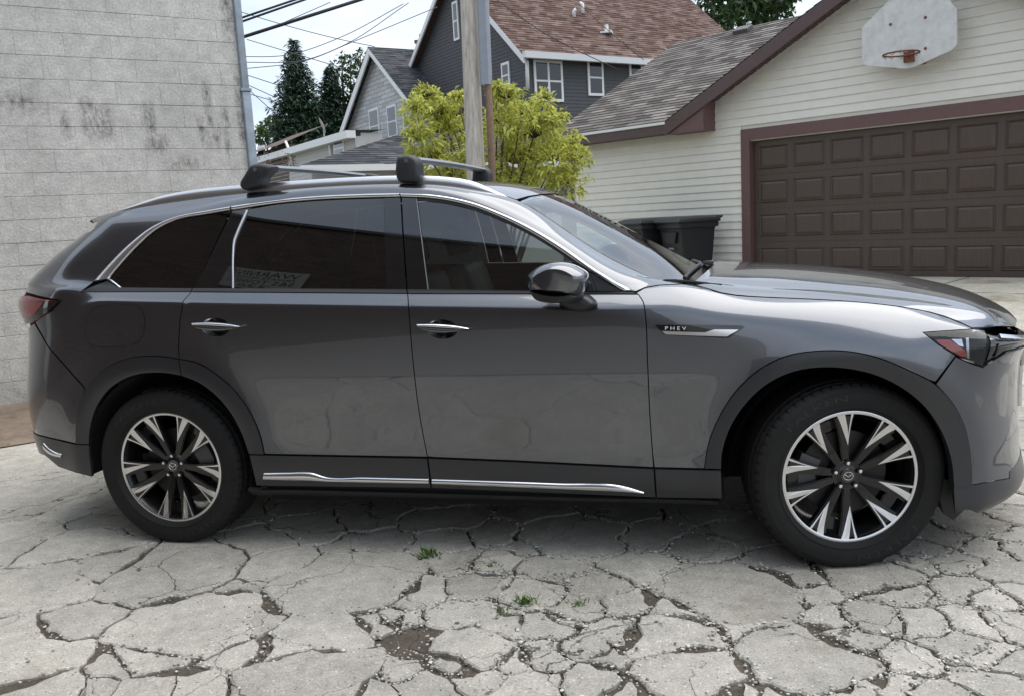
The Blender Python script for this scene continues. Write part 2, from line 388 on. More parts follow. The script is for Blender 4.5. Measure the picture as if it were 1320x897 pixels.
def panel(name, poly, m, S=None, off=0.0, gap=.0022, thick=.014, cell=.035, parent=None, mirror=True, bend=None, uvpoly=None, holes=()):
    S = S or BODY
    uv = to_uv(poly, S) if uvpoly is None else np.array(uvpoly); uv = inset_uv(S, uv, gap)
    vs = VS if S is BODY else 1.0
    B = uv*np.array([1, vs])
    keep = [0]
    for i in range(1, len(B)):
        if np.linalg.norm(B[i]-B[keep[-1]]) > 2e-4: keep.append(i)
    if np.linalg.norm(B[keep[-1]]-B[0]) < 2e-4: keep.pop()
    B = B[keep]; n = len(B)
    lo, hi = B.min(0), B.max(0); gu = np.arange(lo[0], hi[0], cell); gv = np.arange(lo[1], hi[1], cell*.62)
    g = np.array([(a+(.5*cell if k % 2 else 0), b) for k, b in enumerate(gv) for a in gu]).reshape(-1, 2)
    if len(g):
        g = g[in_poly(B, g)]
        if len(g): g = g[seg_dist(B, g) > cell*.35]
    HL_ = [to_uv(h, S, 5)*np.array([1, vs]) for h in holes]; edges = [(i, (i+1) % n) for i in range(n)]; Bh = list(B)
    for h in HL_:
        if len(g): g = g[(seg_dist(h, g) > cell*.3) & ~in_poly(h, g)]
        o = len(Bh); Bh += list(h); edges += [(o+i, o+(i+1) % len(h)) for i in range(len(h))]
    allp = [Vector(q) for q in Bh]+[Vector(q) for q in g]
    r = delaunay_2d_cdt(allp, edges, [], 1, 1e-7)
    co = np.array([tuple(q) for q in r[0]]); F = [tuple(f) for f in r[2]]
    F = [f if ((co[f[1]][0]-co[f[0]][0])*(co[f[2]][1]-co[f[0]][1])-(co[f[2]][0]-co[f[0]][0])*(co[f[1]][1]-co[f[0]][1])) > 0 else f[::-1] for f in F]
    for h in HL_:
        cen = np.array([co[list(f)].mean(0) for f in F]); ins = in_poly(h, cen); F = [f for f, i in zip(F, ins) if not i]
    P = S.pos(co[:, 0], co[:, 1]/vs); N = S.nrm(co[:, 0], co[:, 1]/vs); P = P+N*off
    if bend is not None: P, N = bend(P, N)
    V = list(P); NN = list(N); nf = len(F)
    # flange round the rim
    if thick:
        from collections import Counter
        ec = Counter()
        for f in F:
            for a, b in zip(f, f[1:]+f[:1]): ec[(a, b)] += 1
        bd = [(a, b) for (a, b) in ec if (b, a) not in ec]
        for a, b in bd:
            t = P[b]-P[a]; t = t/max(np.linalg.norm(t), 1e-9); o = np.cross(t, N[a]); k = len(V)
            V += [P[a], P[b], P[b]-N[b]*thick-o*.002, P[a]-N[a]*thick-o*.002]; NN += [o]*4; F.append((k+1, k, k+3, k+2))
    objs = []
    for sgn in ((1, -1) if mirror else (1,)):
        vv = [(p[0], p[1]*sgn, p[2]) for p in V]; ff = F if sgn == 1 else [f[::-1] for f in F]
        par = parent
        if isinstance(parent, (list, tuple)): par = parent[0 if sgn == 1 else 1]
        o = mesh_obj(name, vv, ff, m, par if par is not None else CAR, smooth=True)
        o.data.normals_split_custom_set_from_vertices([(q[0], q[1]*sgn, q[2]) for q in NN])
        objs.append(o)
    return objs
def strip(name, outer, inner, m, S=None, off=.004, h=.006, parent=None, mirror=True, n=40, closed_ends=True):
    """raised moulding between two traced edges"""
    S = S or BODY
    def res(pl):
        pl = np.array(pl, float); s = np.r_[0, np.cumsum(np.hypot(*np.diff(pl, axis=0).T))]; q = np.linspace(0, s[-1], n)
        return np.c_[catmull(s, pl[:, 0], q), catmull(s, pl[:, 1], q)]
    A = np.array([S.px(*q) for q in res(outer)]); Bq = np.array([S.px(*q) for q in res(inner)])
    K = [(0, -.004), (0, off*.6), (.16, off+h*.7), (.5, off+h), (.84, off+h*.7), (1, off*.6), (1, -.004)]
    V = []
    for t, o in K:
        uvm = A*(1-t)+Bq*t; P = S.pos(uvm[:, 0], uvm[:, 1])+S.nrm(uvm[:, 0], uvm[:, 1])*o; V.append(P)
    V = np.array(V); k = len(K); verts = V.reshape(-1, 3)
    F = [(i*n+j, i*n+j+1, (i+1)*n+j+1, (i+1)*n+j) for i in range(k-1) for j in range(n-1)]
    F += [tuple(i*n for i in range(k)), tuple((k-1-i)*n+n-1 for i in range(k))]
    # orientation
    f = F[2*(n-1)+(n//2)]; p = [verts[i] for i in f]; nn = np.cross(p[1]-p[0], p[2]-p[0]); q = S.nrm(A[n//2, 0], A[n//2, 1])[0]
    if nn@q < 0: F = [g[::-1] for g in F]
    objs = []
    for sgn in ((1, -1) if mirror else (1,)):
        par = parent[0 if sgn == 1 else 1] if isinstance(parent, (list, tuple)) else parent
        o = mesh_obj(name, [(p[0], p[1]*sgn, p[2]) for p in verts], F if sgn == 1 else [g[::-1] for g in F], m, par or CAR, smooth=True)
        auto_smooth(o, 60); objs.append(o)
    return objs
# ================================================================== CAR: materials and panels
def paint_mat():
    m = mat('car_paint', (.115, .121, .135), .26, .95, 1.0, .5, coat_rough=.025); b = m.node_tree.nodes['Principled BSDF']
    N = m.node_tree.nodes; L = m.node_tree.links
    b.inputs['Coat IOR'].default_value = 1.65
    t = N.new('ShaderNodeTexCoord'); v = N.new('ShaderNodeTexNoise'); v.inputs['Scale'].default_value = 900; v.inputs['Detail'].default_value = 1
    L.new(t.outputs['Object'], v.inputs[0])
    r = N.new('ShaderNodeMapRange'); r.inputs[1].default_value = .3; r.inputs[2].default_value = .7; r.inputs[3].default_value = .8; r.inputs[4].default_value = 1.25; L.new(v.outputs[0], r.inputs[0])
    s = N.new('ShaderNodeVectorMath'); s.operation = 'SCALE'; s.inputs[0].default_value = (.115, .121, .135); L.new(r.outputs[0], s.inputs['Scale']); L.new(s.outputs[0], b.inputs['Base Color'])
    w = N.new('ShaderNodeTexNoise'); w.inputs['Scale'].default_value = 3.0; w.inputs['Detail'].default_value = 2; L.new(t.outputs['Object'], w.inputs[0])
    bp = N.new('ShaderNodeBump'); bp.inputs['Strength'].default_value = .05; bp.inputs['Distance'].default_value = .004; L.new(w.outputs[0], bp.inputs['Height']); L.new(bp.outputs[0], b.inputs['Coat Normal'])
    return m
PAINT = paint_mat()
CLAD = mat('satin_cladding', (.026, .027, .030), .34, .25, .3, .5, coat_rough=.2)
BLACKP = mat('black_plastic', (.012, .012, .013), .45, bump=(400, .1, .001))
GLOSSB = mat('gloss_black', (.006, .006, .007), .06, 0, 1.0)
SHUT = mat('inner_black', (.004, .004, .004), .9)
CHROME = mat('chrome', (.78, .78, .80), .16, 1.0)
SATIN = mat('satin_metal', (.70, .70, .71), .30, 1.0)
RUBBER = mat('seal_rubber', (.010, .010, .011), .5)
G_DARK = glass_mat('privacy_glass', (.035, .04, .045), 1.9)
G_SIDE = glass_mat('side_glass', (.68, .74, .73), 1.9)
G_WIND = glass_mat('windscreen_glass', (.60, .72, .71), 2.7)
G_LAMP = glass_mat('lamp_glass', (.85, .87, .9), 1.5)
RED = mat('tail_red', (.23, .006, .012), .18, 0, 1.0)
AMBER = mat('amber_red', (.62, .09, .06), .25, 0, .6)
WHITEP = mat('white_paint', (.8, .8, .8), .4)

D_gap = smooth_px([(525.5, 379), (527, 400), (531, 450), (541, 535), (551, 588.5)])
D_front = smooth_px([(823, 380), (829, 389.5), (832, 408), (834.5, 460), (837.5, 530), (842.5, 602)])
D_rear = [(247, 376.8), (236.5, 388), (232, 413), (230, 447), (231, 462.5)]
ARC_RO_d = smooth_px([(231, 462.5), (256, 468), (280, 483), (301, 501), (316, 520), (328, 541), (337, 565), (341, 584.5)])     # outer edge of rear arch trim, door side
ARC_RO_q = smooth_px([(98.4, 571.5), (99, 544), (104, 520), (111.4, 500.7), (123.4, 485.7), (141.5, 472), (162.5, 463), (187, 459), (211, 459.5), (231, 462.5)])
ARC_RI_q = smooth_px([(116, 572), (116, 565), (119, 544), (126, 523), (141, 502), (163, 487), (187, 480.6), (211, 480), (235, 483.6)])
ARC_RI_d = smooth_px([(235, 483.6), (256, 492), (277, 507), (296.5, 529), (313, 559), (322, 585)])
ARC_FO = smooth_px([(908, 603.5), (913.5, 571), (928, 535.5), (949, 503.4), (978, 476.7), (1013.5, 458.8), (1052.7, 452.4), (1092, 452.7), (1131, 460.6), (1170.5, 476.7), (1205.5, 495), (1227.6, 519), (1243.7, 549.8), (1250.8, 585.5), (1252.8, 625)])
ARC_FI = smooth_px([(930, 604), (931, 585.5), (942, 550), (963.5, 517.7), (992, 492.7), (1024, 478.4), (1060, 473), (1095.5, 475), (1131, 483.8), (1163, 500), (1192, 524.8), (1213, 557), (1224, 589), (1228.5, 628)])
iFO = min(range(len(ARC_FO)), key=lambda i: abs(ARC_FO[i][0]-1205.5)+(1e3 if ARC_FO[i][1] > 520 else 0))
HSHUT = smooth_px([(891, 366), (908, 371), (921, 376.5), (939, 380.3), (984.5, 383.9), (1030, 385.8), (1091, 389), (1135.5, 393), (1178, 399), (1209.7, 406), (1231, 413.8), (1254, 424.2)])
CH_OUT_Q = smooth_px([(121, 363.5), (141, 341), (168.7, 313.8), (194, 294.7), (226, 281), (268, 272.5), (298.5, 267)])
CH_IN_Q = smooth_px([(140, 360), (152, 345.6), (177, 318), (200.5, 297.3), (226, 284.5), (268, 276.3), (297, 271.3)])
CH_OUT_R = smooth_px([(300, 266.7), (354.5, 259), (409, 254), (463.6, 251.4), (515.5, 250.2)])
CH_IN_R = smooth_px([(299, 271.2), (354.5, 263), (409, 258), (463.6, 255.6), (515.8, 254.3)])
CH_OUT_F = smooth_px([(517, 250.2), (552, 251.6), (581, 255.4), (609.5, 262), (641, 273.6), (681.5, 292.3), (724.7, 318), (767.9, 348.4), (815, 376)])
CH_IN_F = smooth_px([(517.3, 254.3), (552, 256), (581, 260), (609.5, 267), (641, 279), (681.5, 298.6), (724.7, 325.4), (756, 347), (803, 376)])

def ell(cx, cy, rx, ry, n=28, rot=0.0): return [(cx+rx*math.cos(2*math.pi*k/n)*math.cos(rot)-ry*math.sin(2*math.pi*k/n)*math.sin(rot), cy+ry*math.sin(2*math.pi*k/n)*math.cos(rot)+rx*math.cos(2*math.pi*k/n)*math.sin(rot)) for k in range(n)]
CUP_F = ell(570, 424.5, 20, 12.5, rot=.06); CUP_R = ell(278, 422, 18.5, 12, rot=.06)
door_f = panel('door', D_gap[::-1]+D_front[:1]+D_front[1:]+[(660, 593), (551, 588.5)], PAINT, holes=[CUP_F])
door_r = panel('door', [(247, 376.8), (525.5, 379)]+D_gap[1:]+[(343, 584.8)]+ARC_RO_d[::-1]+D_rear[::-1][1:-1], PAINT, holes=[CUP_R])
# quarter panel with D pillar and roof side, one pressing up to the screen pillar
QP = D_rear[::-1][1:]+[(152, 376.5), (104, 376.5), (121, 363.5)]+CH_OUT_Q[1:]+CH_OUT_R+CH_OUT_F+[(820, 376), (832, 370.5), (850, 367.5), (882, 366.2)]
QP += uvp((2.42, 12.9), (2.3, 12.95), (2.1, 12.95), (1.9, 12.95), (1.74, 13.0), (1.5, 13.0), (1.2, 13.0), (.8, 13.0), (.4, 13.0), (0, 13.0), (-.2, 13.0), (-.31, 12.6))
QP += [(141, 284), (122, 296)]+uvp((-.60, 10.8), (-.86, 10.7), (-1.02, 10.5), (-1.02, 9.2), (-1.02, 7.75), (-.80, 7.6))+[(77, 387), (58, 406), (45, 415)]+[(62, 446), (109, 499)]+ARC_RO_q[3:]
quarter = panel('quarter_panel', QP, PAINT, cell=.03)
fender = panel('fender', [(820, 378.2), (832, 371.5), (850, 368.3), (882, 367)]+HSHUT+[(1190, 428.6), (1210, 444.5), (1232, 458), (1206, 492)]+ARC_FO[:iFO][::-1]+[(843.5, 602)]+D_front[::-1][1:], PAINT)
arch_r = panel('wheel_arch_trim', ARC_RO_q+ARC_RI_q[::-1], CLAD, off=.007, thick=.03, cell=.03)
arch_rd = panel('wheel_arch_trim', ARC_RO_d+[(340, 585.5), (322, 585)]+ARC_RI_d[::-1], CLAD, off=.007, thick=.03, cell=.03, parent=door_r)
arch_f = panel('wheel_arch_trim', ARC_FO+ARC_FI[::-1], CLAD, off=.007, thick=.035, cell=.03)
# sills
RL = [(327, 586), (343, 586.2), (551, 589.8)]
panel('sill_trim', [(322, 585.5), (343, 586), (551, 590), (556, 628), (331, 625)], CLAD, off=.004, thick=.03, parent=door_r)
panel('sill_trim', [(552, 590), (660, 594.3), (843, 603.5), (845.5, 640), (557, 628)], CLAD, off=.004, thick=.03, parent=door_f)
panel('sill_trim', [(844, 603.5), (908, 605), (930, 605), (931, 641.5), (846.5, 640.2)], CLAD, off=.004, thick=.03)
panel('sill_trim', uvp((.42, 1.42), (.42, .2), (2.6, .2), (2.6, 1.3), (2.0, 1.25), (1.3, 1.35)), BLACKP, thick=.02)
strip('sill_moulding', [(341, 608.5), (370, 608), (405, 608.8), (416, 612.5), (470, 614), (553.3, 616)], [(340, 617.5), (370, 618.3), (405, 619), (416, 619.5), (470, 621), (553.5, 622.5)], CHROME, off=.006, h=.008, parent=door_r)
strip('sill_moulding', [(557.5, 616.3), (640, 618.8), (720, 621.8), (805, 625.5), (830, 632.5)], [(557.8, 622.8), (640, 626), (720, 629.2), (805, 633), (830, 634)], CHROME, off=.006, h=.008, parent=door_f)
# fuel flap: a shallow proud lid with its own shut line
fl = [(111, 440), (111, 420), (116, 404), (127, 395.5), (142, 393), (168, 393.3), (180, 397), (185.5, 408), (186, 425), (181, 438), (170, 445), (150, 446.5), (122, 446)]
flq = smooth_px(fl+fl[:1])[:-1]
panel('fuel_flap', flq, PAINT, off=.0015, gap=.0015, thick=.004, parent=quarter, cell=.02)
# dark strip laid on the panel, standing in for the shaded gap round the flap
def outline(name, poly, w, m, parent, off=.0008, mirror=True):
    uv = to_uv(poly, BODY, 4); a = inset_uv(BODY, uv, -w); b = inset_uv(BODY, uv, w); n = len(a)
    Pa = BODY.pos(a[:, 0], a[:, 1])+BODY.nrm(a[:, 0], a[:, 1])*off; Pb = BODY.pos(b[:, 0], b[:, 1])+BODY.nrm(b[:, 0], b[:, 1])*off
    for sg in ((1, -1) if mirror else (1,)):
        v = [(p[0], p[1]*sg, p[2]) for p in list(Pa)+list(Pb)]; f = [(i, (i+1) % n, n+(i+1) % n, n+i) for i in range(n)]
        par = parent[0 if sg == 1 else 1] if isinstance(parent, list) else parent
        mesh_obj(name, v, f if sg == 1 else [q[::-1] for q in f], m, par)
outline('flap_shut_line', flq, .0016, SHUT, quarter)

# ---- glass line
TRIM_B = .0
panel('belt_seal', [(104, 377), (139, 362.5), (152, 371.5), (247.5, 372.6), (246.5, 376.6)], RUBBER, off=.003, gap=0, thick=.006, parent=quarter)
panel('belt_seal', [(249, 372.6), (523.5, 373.6), (525, 378.7), (248, 376.8)], RUBBER, off=.004, gap=0, thick=.008, parent=door_r)
panel('belt_seal', [(525, 373.6), (800, 375.4), (822, 379.6), (527, 379)], RUBBER, off=.004, gap=0, thick=.008, parent=door_f)
strip('window_moulding', CH_OUT_Q, CH_IN_Q, SATIN, off=.004, h=.007, parent=quarter)
strip('window_moulding', CH_OUT_R, CH_IN_R, CHROME, off=.004, h=.007, parent=door_r)
strip('window_moulding', CH_OUT_F, CH_IN_F, CHROME, off=.004, h=.007, parent=door_f, n=70)
strip('window_moulding', [(139, 361), (152, 371)], [(143, 360), (157, 371)], SATIN, S=GLASS, off=.002, h=.004, n=6, parent=quarter)
strip('window_moulding', [(317, 272), (302.3, 306), (300.4, 311.5), (299.9, 318), (299.3, 372)], [(320, 271.5), (304.8, 306.8), (302.9, 312), (302.3, 318.5), (301.5, 372)], SATIN, S=GLASS, off=.002, h=.004, n=16, parent=door_r)
strip('window_moulding', [(536.3, 257), (543, 310), (551, 373.5)], [(537.6, 257), (544.3, 310), (552.5, 373.5)], mat('dark_trim', (.2, .2, .21), .4, .8), S=GLASS, off=.001, h=.003, n=12, parent=door_f)
def inner(pl, dy): return [(x, y+dy) for x, y in pl]
panel('window_pane', inner(CH_IN_Q, 1)+[(250, 372.8), (156, 371.5)], G_DARK, S=GLASS, off=-.003, gap=.001, thick=0, parent=quarter)
panel('window_surround', inner(CH_IN_R, .6)[:3]+[(317, 271.5), (300, 310), (299.5, 373), (249.5, 373)], GLOSSB, S=GLASS, off=-.002, gap=.0015, thick=.006, parent=door_r, cell=.02)
panel('window_pane', [(320, 270)]+inner(CH_IN_R, 1)[4:]+[(494.5, 256), (497.5, 374), (301.5, 373.3), (302.7, 310.8)], G_DARK, S=GLASS, off=-.004, gap=.0005, thick=0, parent=door_r)
panel('window_surround', [(494.5, 255.3), (516, 254.8), (518.5, 300), (523.8, 373.8), (497.5, 373.8)], GLOSSB, S=GLASS, off=-.002, gap=.001, thick=.006, parent=door_r, cell=.02)
panel('window_surround', [(517.6, 254.8), (536.6, 255.7), (543.5, 310), (551.3, 373.8), (525, 373.8), (520, 300)], GLOSSB, S=GLASS, off=-.002, gap=.001, thick=.006, parent=door_f, cell=.02)
gi = inner(CH_IN_F, 2.0)
gtop = [q for q in gi if q[0] > 539 and q[0] < 752]
panel('window_pane', [(538, 257.5)]+gtop+[(757, 349), (767, 376.5), (553, 374)], G_SIDE, S=GLASS, off=-.006, gap=0, thick=0, parent=door_f, cell=.03)
strip('window_seal', [(538, 255.2)]+[(x, y-1.8) for x, y in gtop]+[(760, 350)], [(538, 258.3)]+[(x, y+1.6) for x, y in gtop]+[(757, 352)], RUBBER, S=GLASS, off=-.003, h=.002, n=50, parent=door_f)
panel('window_surround', [(755, 347.5), (759, 348.5), (770, 376.3), (765.5, 376.3)], RUBBER, S=GLASS, off=-.002, gap=0, thick=.006, parent=door_f, cell=.02)
panel('mirror_patch', [(760, 350.5), (800, 375.5), (770.5, 376.2)], CLAD, S=GLASS, off=-.003, gap=.0005, thick=.006, parent=door_f, cell=.02)

# ---- roof, screen, hatch
def merged(name, polyuv, m, S=None, parent=None, **k):
    a, b = panel(name, [UV(q) for q in polyuv], m, S=S, gap=k.pop('gap', 0), mirror=True, parent=parent, **k)
    va = [tuple(v.co) for v in a.data.vertices]; n = len(va); vb = [tuple(v.co) for v in b.data.vertices]
    fa = [tuple(p.vertices) for p in a.data.polygons]; fb = [tuple(i+n for i in p.vertices) for p in b.data.polygons]
    na = [tuple(v.vector) for v in a.data.vertex_normals]
    nv = [None]*(2*n)
    for me, o in ((a.data, 0), (b.data, n)):
        for l, cn in zip(me.loops, me.corner_normals): nv[l.vertex_index+o] = tuple(cn.vector)
    for ob in (a, b):
        d = ob.data; bpy.data.objects.remove(ob); bpy.data.meshes.remove(d)
    o = mesh_obj(name, va+vb, fa+fb, m, parent or CAR, smooth=True)
    o.data.normals_split_custom_set_from_vertices([q or (0, 0, 1) for q in nv])
    return o
ROOFM = GLOSSB
merged('roof_panel', [(-.60, 13.05), (-.3, 13.05), (.2, 13.05), (1.2, 13.05), (1.60, 13.05), (1.735, 13.05), (1.76, 13.6), (1.785, 14.2), (1.80, 15), (-.60, 15)], PAINT, thick=.01)
wind = merged('windscreen', [(1.755, 13.07), (1.9, 13.0), (2.1, 13.0), (2.3, 13.0), (2.40, 12.95), (2.47, 12.9), (2.52, 13.6), (2.55, 14.2), (2.565, 15), (1.808, 15), (1.795, 14.2), (1.77, 13.6)], G_WIND, thick=0, off=-.002, cell=.03)
merged('screen_border', [(2.40, 12.95), (2.48, 12.2), (2.62, 12.9), (2.64, 13.6), (2.64, 15), (2.568, 15), (2.553, 14.2), (2.523, 13.6), (2.475, 12.95)], BLACKP, thick=.01, off=.0, cell=.03)
merged('screen_border', [(1.75, 13.02), (1.9, 12.95), (2.1, 12.95), (2.3, 12.95), (2.46, 12.85), (2.46, 13.1), (2.3, 13.17), (2.1, 13.17), (1.9, 13.16), (1.80, 13.25), (1.83, 14.2), (1.845, 15), (1.80, 15), (1.787, 14.2), (1.762, 13.6)], GLOSSB, thick=0, off=-.009, cell=.03, parent=wind)
merged('tailgate', [(-1.04, 10.4), (-1.04, 7.75), (-1.1, 5.55), (-1.77, 5.55), (-1.77, 11.3), (-1.3, 11.3), (-1.04, 11.0)], PAINT, thick=.014)
merged('window_pane', [(-1.22, 10.7), (-1.2, 8.6), (-1.77, 8.5), (-1.77, 10.9)], G_DARK, thick=0, off=.003)
panel('roof_spoiler', ([(122, 297.2), (141, 284.8)]+uvp((-.315, 12.62), (-.315, 13.03), (-.45, 13.03), (-.58, 13.0), (-.62, 12.5), (-.62, 11.6), (-.58, 11.0))), PAINT, gap=.001, thick=.02)
# ---- tail lamps and rear bumper
lampR = panel('tail_lamp', [(77, 387.8), (58, 406), (44, 416.5)]+uvp((-.97, 6.2), (-1.3, 6.3), (-1.3, 7.25), (-.97, 7.35), (-.8, 7.45)), RED, off=.012, gap=.001, thick=.03, cell=.02)
panel('lamp_lens', [(80, 387.2), (66, 402), (45, 415), (31, 421)]+uvp((-.9, 7.0), (-.78, 7.2)), GLOSSB, off=.013, gap=.002, thick=.002, cell=.02, parent=lampR)[0]
panel('lamp_lens', [(60, 390.5), (50, 404), (40, 411)]+uvp((-.95, 6.4), (-1.25, 6.4), (-1.25, 7.1), (-.95, 7.15)), RED, off=.0165, gap=.002, thick=.003, cell=.02, parent=lampR)
bump_r = merged('bumper', [tuple(q) for q in to_uv([(108.6, 500), (61.5, 446.6), (44, 416.8)]+uvp((-1.0, 5.9), (-1.1, 5.5), (-1.77, 5.5), (-1.77, 3.05), (-1.0, 3.05))+[(50, 560), (66, 564), (97.5, 571)]+ARC_RO_q[:12:2][1:], BODY)], PAINT, gap=.002, thick=.014)
merged('bumper_valance', [tuple(q) for q in to_uv([(97.5, 572.5), (66, 565), (50, 561)]+uvp((-1.0, 3.0), (-1.77, 3.0), (-1.77, 1.9), (-1.0, 2.2))+[(58, 586), (76, 601), (99, 609), (119, 614), (116, 588), (115, 573)], BODY)], CLAD, gap=.001, thick=.02, off=.002)
strip('bumper_moulding', [(57, 570.5), (62, 576), (70, 581), (81, 584.5)], [(57.5, 578), (62, 583), (70, 587.5), (80, 589)], CHROME, off=.004, h=.006, n=14, parent=bump_r)
# ---- nose: lamps, bumper, grille
HL = [(1190, 428.6), (1222, 426.3), (1254, 424.8), (1269, 426.5), (1272, 434), (1271, 455), (1267, 472), (1254, 468), (1239, 461.5), (1210, 444.5)]
lampF = panel('headlamp', HL, GLOSSB, off=-.02, gap=.002, thick=0, cell=.02)
panel('lamp_glass', HL, G_LAMP, off=.001, gap=.002, thick=.02, cell=.02, parent=lampF)
panel('side_marker', [(1208, 437), (1226, 437), (1246, 452), (1249, 461), (1240, 459), (1214, 444)], AMBER, off=-.008, gap=0, thick=.008, cell=.02, parent=lampF)
panel('lamp_reflector', [(1228, 436), (1242, 436), (1244, 447), (1238, 445)], CHROME, off=-.010, gap=0, thick=.008, cell=.02, parent=lampF)
panel('lamp_reflector', [(1247, 434), (1251, 434), (1252, 463), (1249, 462)], SATIN, off=-.010, gap=0, thick=.008, cell=.02, parent=lampF)
panel('lamp_reflector', [(1240, 462), (1258, 466), (1258, 469), (1246, 465)], SATIN, off=-.008, gap=0, thick=.008, cell=.02, parent=lampF)
fb = [(1232, 459.5), (1239, 463), (1254, 469.5), (1267, 473.5)]+uvp((3.70, 5.35), (3.80, 5.75), (3.98, 5.8), (4.12, 5.4), (4.16, 3.4), (4.3, 3.0), (4.63, 3.0), (4.63, 2.05), (3.9, 1.75))+[(1301, 616), (1253.5, 624.5)]+ARC_FO[iFO+1:][::-1]+[(1206.5, 495)]
bump_f = merged('bumper', [tuple(q) for q in to_uv(fb, BODY)], PAINT, gap=.002, thick=.014)
merged('bumper_lip', [tuple(q) for q in to_uv([(1229, 626), (1253.5, 624.6), (1301, 616)]+uvp((3.9, 1.8), (4.63, 2.0), (4.63, .2), (3.7, .2))+[(1246, 655), (1231, 664)], BODY)], CLAD, gap=.001, thick=.02, off=.002)
grille = merged('grille', [(4.12, 5.4), (4.16, 3.4), (4.3, 3.05), (4.63, 3.05), (4.63, 7.95), (4.05, 7.95), (3.9, 7.95), (3.70, 7.9), (3.70, 5.4), (3.80, 5.75), (3.98, 5.8)], GLOSSB, gap=.001, thick=.02, off=-.012)
for k in range(6):
    vv = 3.5+.55*k
    merged('grille_bar', [(4.17, vv), (4.63, vv), (4.63, vv+.16), (4.15, vv+.16)], BLACKP, off=.0, thick=.01, parent=grille)
panel('grille_wing', [UV(q) for q in [(3.735, 6.55), (3.9, 6.62), (4.08, 6.7), (4.13, 5.3), (4.17, 3.4), (4.22, 3.4), (4.19, 5.3), (4.13, 6.95), (3.98, 7.0), (3.735, 6.85)]], CHROME, gap=0, off=.012, thick=.02, parent=grille)
panel('bumper_vent', uvp((3.735, 5.55), (3.80, 5.95), (3.97, 5.98), (4.02, 6.3), (3.74, 6.3)), GLOSSB, off=-.004, gap=0, thick=.01, cell=.02, parent=bump_f)
# air deflector ahead of the front wheel
for sg in (-1, 1):
    MB().prism([(3.46, .34), (3.50, .19), (3.535, .165), (3.59, .23), (3.59, .34)], lambda a, b, d, sg=sg: (a, sg*d, b), .58, .80).build('air_deflector', BLACKP, CAR)
# ---- hood
hd = merged('hood', [(0.002, .012), (.99, .012), (.993, .2), (.995, .5), (.995, 1.0), (.002, 1.0)], PAINT, S=HOOD, gap=.0, thick=.014, cell=.03)
# ---- inner shell seen in the shut lines
def shell():
    idx_u = np.arange(0, BODY.nu, 2); idx_v = np.arange(0, BODY.nv, 3)
    P = BODY.P[np.ix_(idx_u, idx_v)]-BODY.N[np.ix_(idx_u, idx_v)]*.018
    U = BODY.us[idx_u]; Vv = BODY.vs[idx_v]; nu, nv = len(U), len(Vv); F = []
    for i in range(nu-1):
        for j in range(nv-1):
            c = P[i:i+2, j:j+2].reshape(-1, 3); m = c.mean(0); u = U[i]; v = Vv[j]
            if np.hypot(c[:, 0], c[:, 2]-.38).min() < .545 and m[2] < 1.0: continue
            if np.hypot(c[:, 0]-3.12, c[:, 2]-.38).min() < .555 and m[2] < 1.0: continue
            if v > 11.4 and u < -.3: continue
            if v < 2.2 and u < -.38: continue
            if u > 2.6 and v > 8: continue
            if 8.0 < v < 11.3 and -.36 < u < 2.3: continue
            if v > 12.7 and u > 1.7: continue
            if u < -1.15 and 8.3 < v < 11: continue
            F.append((i*nv+j, (i+1)*nv+j, (i+1)*nv+j+1, i*nv+j+1))
    V = P.reshape(-1, 3); W = V*np.array([1, -1, 1]); n = len(V)
    mesh_obj('inner_shell', list(V)+list(W), F+[tuple(q+n for q in f[::-1]) for f in F], SHUT, CAR)
shell()
# ================================================================== CAR: handles, mirrors, rack, badge, wheels, cabin
def bowl(cup, depth):
    uv = to_uv(cup, BODY, 5); c = BODY.pos(*uv.mean(0))[0]; rim = BODY.pos(uv[:, 0], uv[:, 1])
    def f(P, N):
        ang = np.arctan2(P[:, 2]-c[2], P[:, 0]-c[0]); ra = np.arctan2(rim[:, 2]-c[2], rim[:, 0]-c[0]); rr = np.hypot(rim[:, 2]-c[2], rim[:, 0]-c[0])
        o = np.argsort(ra); R_ = np.interp(ang, np.r_[ra[o]-2*np.pi, ra[o], ra[o]+2*np.pi], np.r_[rr[o], rr[o], rr[o]])
        rho = np.clip(np.hypot(P[:, 2]-c[2], P[:, 0]-c[0])/R_, 0, 1); d = depth*(1-rho**2)
        N2 = N.copy(); N2[:, 0] -= (P[:, 0]-c[0])/R_**2*depth*2; N2[:, 2] -= (P[:, 2]-c[2])/R_**2*depth*2
        return P-N*d[:, None], N2/np.linalg.norm(N2, axis=1, keepdims=True)
    return f
for dr, cup, bar in ((door_f, CUP_F, [(540, 417), (558, 417), (585, 418.6), (607, 421.8)]), (door_r, CUP_R, [(252, 415.6), (270, 415), (293, 416.2), (313.5, 419.3)])):
    panel('handle_cup', cup, PAINT, gap=-.0005, thick=0, cell=.012, bend=bowl(cup, .03), parent=dr)
    strip('door_handle', bar, [(bar[0][0]+1, bar[0][1]+3.2), (bar[1][0], bar[1][1]+4.2), (bar[2][0], bar[2][1]+4.2), (bar[3][0]-.5, bar[3][1]+1.6)], CHROME, off=.026, h=.007, n=20, parent=dr)
    strip('door_handle', [(bar[0][0]+1, bar[0][1]+3.2), (bar[1][0], bar[1][1]+4.2), (bar[2][0], bar[2][1]+4.2), (bar[3][0]-.5, bar[3][1]+1.6)],
          [(bar[0][0]+6, bar[0][1]+7.5), (bar[1][0]+1, bar[1][1]+11), (bar[2][0], bar[2][1]+9.5), (bar[3][0]-1, bar[3][1]+2.2)], PAINT, off=.020, h=.008, n=20, parent=dr)
